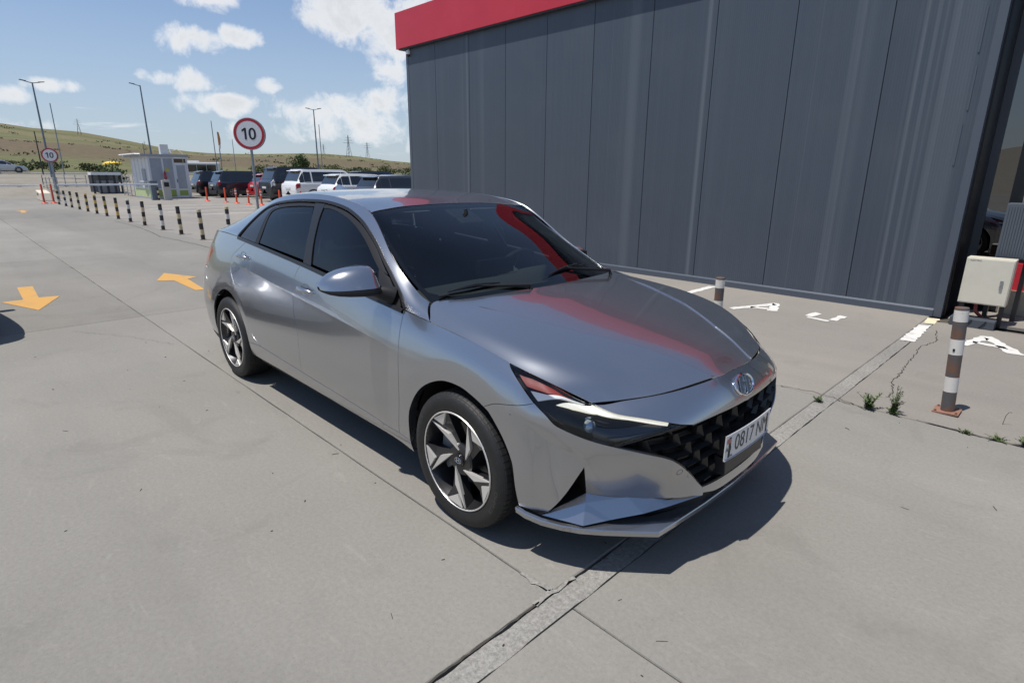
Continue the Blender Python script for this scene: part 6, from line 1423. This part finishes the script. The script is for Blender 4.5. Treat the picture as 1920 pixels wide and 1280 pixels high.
# ------------------------------------------------------------------ railings and trolley shelter
RAILM=mat('railing_metal',(.42,.42,.41),.5,.5)
def railing(p0,p1,h,nb,label,rails=(.15,.45,.75,1.05)):
    E=empty('railing',(p0[0],p0[1],0)); tag(E,label,'railing','railings by the booth'); d=Vector((p1[0]-p0[0],p1[1]-p0[1],0))
    for k in range(nb+1): q=d*(k/nb); mb=MB(); mb.tube([(q.x,q.y,0),(q.x,q.y,h)],.03,6); mb.build('post',RAILM,E)
    for z in rails: mb=MB(); mb.tube([(0,0,z*h),(d.x,d.y,z*h)],.02,6); mb.build('rail',RAILM,E)
railing((-53,3.4),(-53.6,6.1),1.35,4,'pale metal railing left of the trolley shelter',(.2,.4,.6,.8,.98)); railing((-46.8,7.15),(-43.1,7.25),1.35,4,'metal railing between the shelter and the booth',(.15,.3,.45,.6,.75,.98)); railing((-53,3.4),(-48.5,3.7),1.2,4,'low metal railing beside the far speed sign',(.3,.6,.95))
def shelter():
    E=empty('trolley_shelter',(-49.3,6.6,0)); tag(E,'small open shelter with dark side and white lintel by the railings','shelter')
    mb=MB(); mb.box(-.6,.6,-.9,.9,1.35,1.55); mb.build('lintel',BWH,E)
    for y in (-.85,-.45,.0,.45,.85): mb=MB(); mb.box(.5,.6,y-.06,y+.06,0,1.36); mb.build('post',PLASTIC,E)
    mb=MB(); mb.box(-.6,-.55,-.9,.9,0,1.35); mb.build('back_panel',mat('shelter_grey',(.22,.24,.26),.5),E); mb=MB(); mb.box(-.5,.5,-.5,.6,.1,1.0); mb.build('bin',mat('shelter_grey',(.22,.24,.26),.5),E,bevel=.05)
shelter()
E=empty('parasol',(-60,9.2,.6)); tag(E,'closed-edge yellow parasol beyond the railings','parasol'); mb=MB(); mb.lathe([(0,1.9),(.3,1.87),(.70,1.72),(.74,1.58),(.71,1.58)],14); mb.build('canopy',mat('parasol_yellow',(.68,.48,.06),.7),E,smooth=True,sharp=50); mb=MB(); mb.tube([(0,0,0),(0,0,1.9)],.03,6); mb.build('pole',RAILM,E)
# ------------------------------------------------------------------ lamp posts, masts, pylons
POLE=mat('pole_steel',(.17,.20,.24),.5,.6)
def lamp(x,y,z0,h,heads,label,r=.09):
    E=empty('lamp_post',(x,y,z0)); tag(E,label,'lamp post','lamp posts'); mb=MB(); mb.tube([(0,0,0),(0,0,h)],[r,r*.55],10); mb.build('pole',POLE,E,smooth=True)
    for a in heads:
        c,s=math.cos(a),math.sin(a); mb=MB(); mb.tube([(0,0,h-.05),(c*.5,s*.5,h+.06)],.035,6); mb.build('arm',POLE,E); mb=MB(); mb.add([(c*.4-s*.1,s*.4+c*.1,h+.03),(c*.8-s*.12,s*.8+c*.12,h+.10),(c*.8+s*.12,s*.8-c*.12,h+.10),(c*.4+s*.1,s*.4-c*.1,h+.03),(c*.4-s*.1,s*.4+c*.1,h+.10),(c*.8-s*.12,s*.8+c*.12,h+.15),(c*.8+s*.12,s*.8-c*.12,h+.15),(c*.4+s*.1,s*.4-c*.1,h+.10)],[(0,3,2,1),(4,5,6,7),(0,1,5,4),(1,2,6,5),(2,3,7,6),(3,0,4,7)]); mb.build('lamp_head',POLE,E)
lamp(-60,4.80,.75,7.6,(R_(100),R_(-80)),'leaning-looking tall lamp post rising behind the far speed sign'); lamp(-60,12.3,.75,8.15,(R_(-95),),'tall single-arm lamp post rising behind the booth roof'); lamp(-60,28.3,.75,7.4,(R_(60),R_(-120)),'twin-arm lamp post above the white SUV'); lamp(-44,36.2,0,6.7,(R_(-120),),'lamp post half hidden at the building edge')
def mast(x,y,z0,h,label,r=.045,m=None):
    o=MB().tube([(0,0,0),(0,0,h)],[r,r*.7],8).build('mast',m or POLE,smooth=True); o.location=(x,y,z0); tag(o,label,'mast','thin masts'); return o
mast(-75,7.6,1.3,6.9,'thin pale mast right of the far speed sign',.06,GALV); mast(-75,15.2,1.3,3.4,'short thin mast left of the booth',.05); mast(-80,24.3,1.3,6.6,'slender mast just right of the booth',.06); mast(-80,26.6,1.3,4.5,'short grey mast right of the booth roof hose',.05,GALV); mast(-70,33.8,1.3,6.2,'slender mast beside the twin-arm lamp',.06,GALV); mast(-48,37.5,0.,5.4,'thin mast left of the half hidden lamp',.05); mast(-80,2.9,1.3,2.5,'short pale mast above the passing saloon',.06,GALV); mast(-80,6.4,1.3,4.4,'dark short mast behind the far speed sign',.07,PLASTIC)
E=empty('flag_mast',(-62,18.9,.9)); tag(E,'pale mast with a furled orange and white banner','flag'); mb=MB(); mb.tube([(0,0,0),(0,0,4.6)],.05,8); mb.build('pole',GALV,E); 
mb=MB(); mb.prism([(-.05,3.3),(.16,3.4),(.2,3.9),(.12,4.55),(-.04,4.6)],-.06,.06,'x'); mb.build('banner',mat('banner_orange',(.55,.25,.12),.7),E,bevel=.03); mb=MB(); mb.prism([(-.06,2.95),(.12,3.0),(.16,3.38),(-.05,3.32)],-.06,.06,'x'); mb.build('banner_lower',SIGNW,E,bevel=.03)
def pylon(x,y,h,label):
    z0=terr(x,y); E=empty('pylon',(x,y,z0)); tag(E,label,'pylon','power line pylons'); w=h*.10; m=mat('pylon_steel',(.16,.17,.19),.6,.4); r=.0075*h
    for a,b in ((-1,-1),(1,-1),(1,1),(-1,1)): mb=MB(); mb.tube([(a*w,b*w,0),(a*w*.28,b*w*.28,h*.62),(a*w*.08,b*w*.08,h)],[r*1.2,r,r*.7],5); mb.build('leg',m,E)
    for k,z in enumerate((.15,.32,.48,.6)):
        f=1-.72*z/.62; mb=MB(); s=1 if k%2 else -1; mb.tube([(-w*f,-w*f,h*z),(w*f*.8,w*f*.8,h*(z+.12))],r*.7,4); mb.tube([(w*f,-w*f,h*z),(-w*f*.8,w*f*.8,h*(z+.12))],r*.7,4); mb.build('brace',m,E)
    for z,s in ((.66,.26),(.78,.20),(.90,.14)): mb=MB(); mb.tube([(0,-h*s,h*z),(0,h*s,h*z)],r*.9,5); mb.build('crossarm',m,E)
def at_az(x,az): return (x,az*-x/900.)
for (x,az,h,lab) in ((-820,137,17,'pylon on the hill crest at left'),(-620,500,24,'larger pylon on the slope above the white SUVs'),(-700,535,20,'pylon right of the larger one on the slope'),(-560,455,12,'small pylon left of the larger one'),(-800,205,7,'tiny mast pylon on the hill above the booth')): pylon(*at_az(x,az),h,lab)
# ------------------------------------------------------------------ shrubs and trees
def leafy(loc,rx,ry,rz,n,leaf,seed,name,label,trunk=.0,cols=((.05,.085,.022),(.085,.125,.035),(.035,.06,.018)),group='shrubs beyond the lot',cl=14):
    E=empty(name,loc); tag(E,label,'tree' if trunk else 'shrub',group); r=random.Random(seed)
    cs=[]
    for k in range(cl):
        while True:
            v=Vector((r.uniform(-1,1),r.uniform(-1,1),r.uniform(-.9,1)))
            if v.length<1: break
        cs.append((Vector((v.x*rx*.72,v.y*ry*.72,trunk+rz+v.z*rz*.75)),r.uniform(.22,.42)))
    mbs=[MB() for _ in cols]
    for k in range(n):
        c,s=r.choice(cs); d=Vector((r.gauss(0,1),r.gauss(0,1),r.gauss(0,.8))); d=d.normalized()*r.random()**.4
        p=c+Vector((d.x*rx*s*1.3,d.y*ry*s*1.3,d.z*rz*s*1.3)); a=Vector((r.gauss(0,1),r.gauss(0,1),r.gauss(0,1))).normalized(); b=a.cross(Vector((r.gauss(0,1),r.gauss(0,1),r.gauss(0,1)))).normalized(); L=leaf*r.uniform(.6,1.4)
        mbs[r.randrange(len(cols))].add([p-a*L,p+b*L*.5,p+a*L,p-b*L*.5],[(0,1,2,3)])
    for q,c in zip(mbs,cols): q.build('foliage',mat('leaf_%.3f_%.3f'%(c[0],c[1]),c,.8),E)
    mb=MB()
    for k in range(5):
        c=cs[k][0]; mb.tube([(0,0,0),(c.x*.2,c.y*.2,max(.1,trunk)),(c.x*.8,c.y*.8,c.z)],[.05+.02*trunk,.035+.015*trunk,.012],6)
    mb.build('trunk' if trunk else 'stems',mat('bark',(.07,.055,.04),.9),E)
leafy((-66,28.8,.9),1.5,1.5,1.35,1700,.11,1,'young_tree','green young tree with swept crown behind the twin-arm lamp',.55,group='trees beyond the lot')
leafy((-58,8.6,.5),2.2,1.6,1.0,1500,.11,2,'shrub','dense green shrub behind the railings and yellow parasol')
leafy((-70,14.6,1.0),2.4,2.2,1.25,1600,.12,3,'shrub','light green shrub rising just above the booth roof',cols=((.10,.15,.035),(.14,.19,.05),(.06,.10,.025)))
rb=random.Random(4)
for k,(x,y,s,lab) in enumerate(((-92,47,1.7,'first roadside shrub right of the young tree'),(-95,53,1.5,'second roadside shrub right of the young tree'),(-88,55,1.6,'third roadside shrub right of the young tree'),(-92,62,1.7,'roadside shrub near the building edge'),(-110,42,1.4,'small dark shrub in the dry field left of the young tree'),(-85,37.5,1.2,'low shrub at the foot of the twin-arm lamp'),(-120,50,1.5,'olive shrub in the dry field behind the wagons'),(-100,10,1.5,'dark hedge shrub above the passing saloon'),(-100,6,1.4,'dark hedge shrub left of the far speed sign'),(-104,14.5,1.2,'low hedge shrub right of the far speed sign'),(-102,2.6,1.4,'dark hedge shrub at the left picture edge'))):
    leafy((x,y,terr(x,y)-.1),s*1.5,s*2.0,s*.62,700,.16,20+k,'shrub',lab,cols=((.07,.09,.03),(.12,.13,.05),(.05,.065,.024)),cl=10)
# road beyond the lot
def road():
    V=[];F=[]; ys=np.linspace(-120,160,57)
    for y in ys:
        for x in (-97,-88): V.append((x+.02*(y-5),y,terr(x+.02*(y-5),y)+.05))
    for i in range(56): F.append((2*i,2*i+1,2*i+3,2*i+2))
    o=obj('road',V,[f[::-1] for f in F],mat('far_asphalt',(.17,.165,.155),.9,noise=(.4,(.2,.19,.175),.4,.6))); tag(o,kind='structure')
road()

def scrub():
    r=random.Random(31); mb=MB()
    for k in range(170):
        x=-r.uniform(120,820); y=r.uniform(.02,.75)*-x; s=r.uniform(.4,1.1)*(1+(-x)/700); z=terr(x,y)
        for q in range(16):
            a=Vector((r.gauss(0,1),r.gauss(0,1),r.gauss(0,1))).normalized(); c=a.cross(Vector((r.gauss(0,1),r.gauss(0,1),r.gauss(0,1)))).normalized(); p=Vector((x+r.gauss(0,.7)*s,y+r.gauss(0,1.)*s,z+abs(r.gauss(0,.4))*s)); L=s*.38
            mb.add([p-a*L,p+c*L*.6,p+a*L,p-c*L*.6],[(0,1,2,3)])
    o=mb.build('hillside_scrub',mat('scrub_green',(.065,.075,.032),.9)); tag(o,'low dark scrub scattered over the far hillside','scrub',kind='stuff')
scrub()
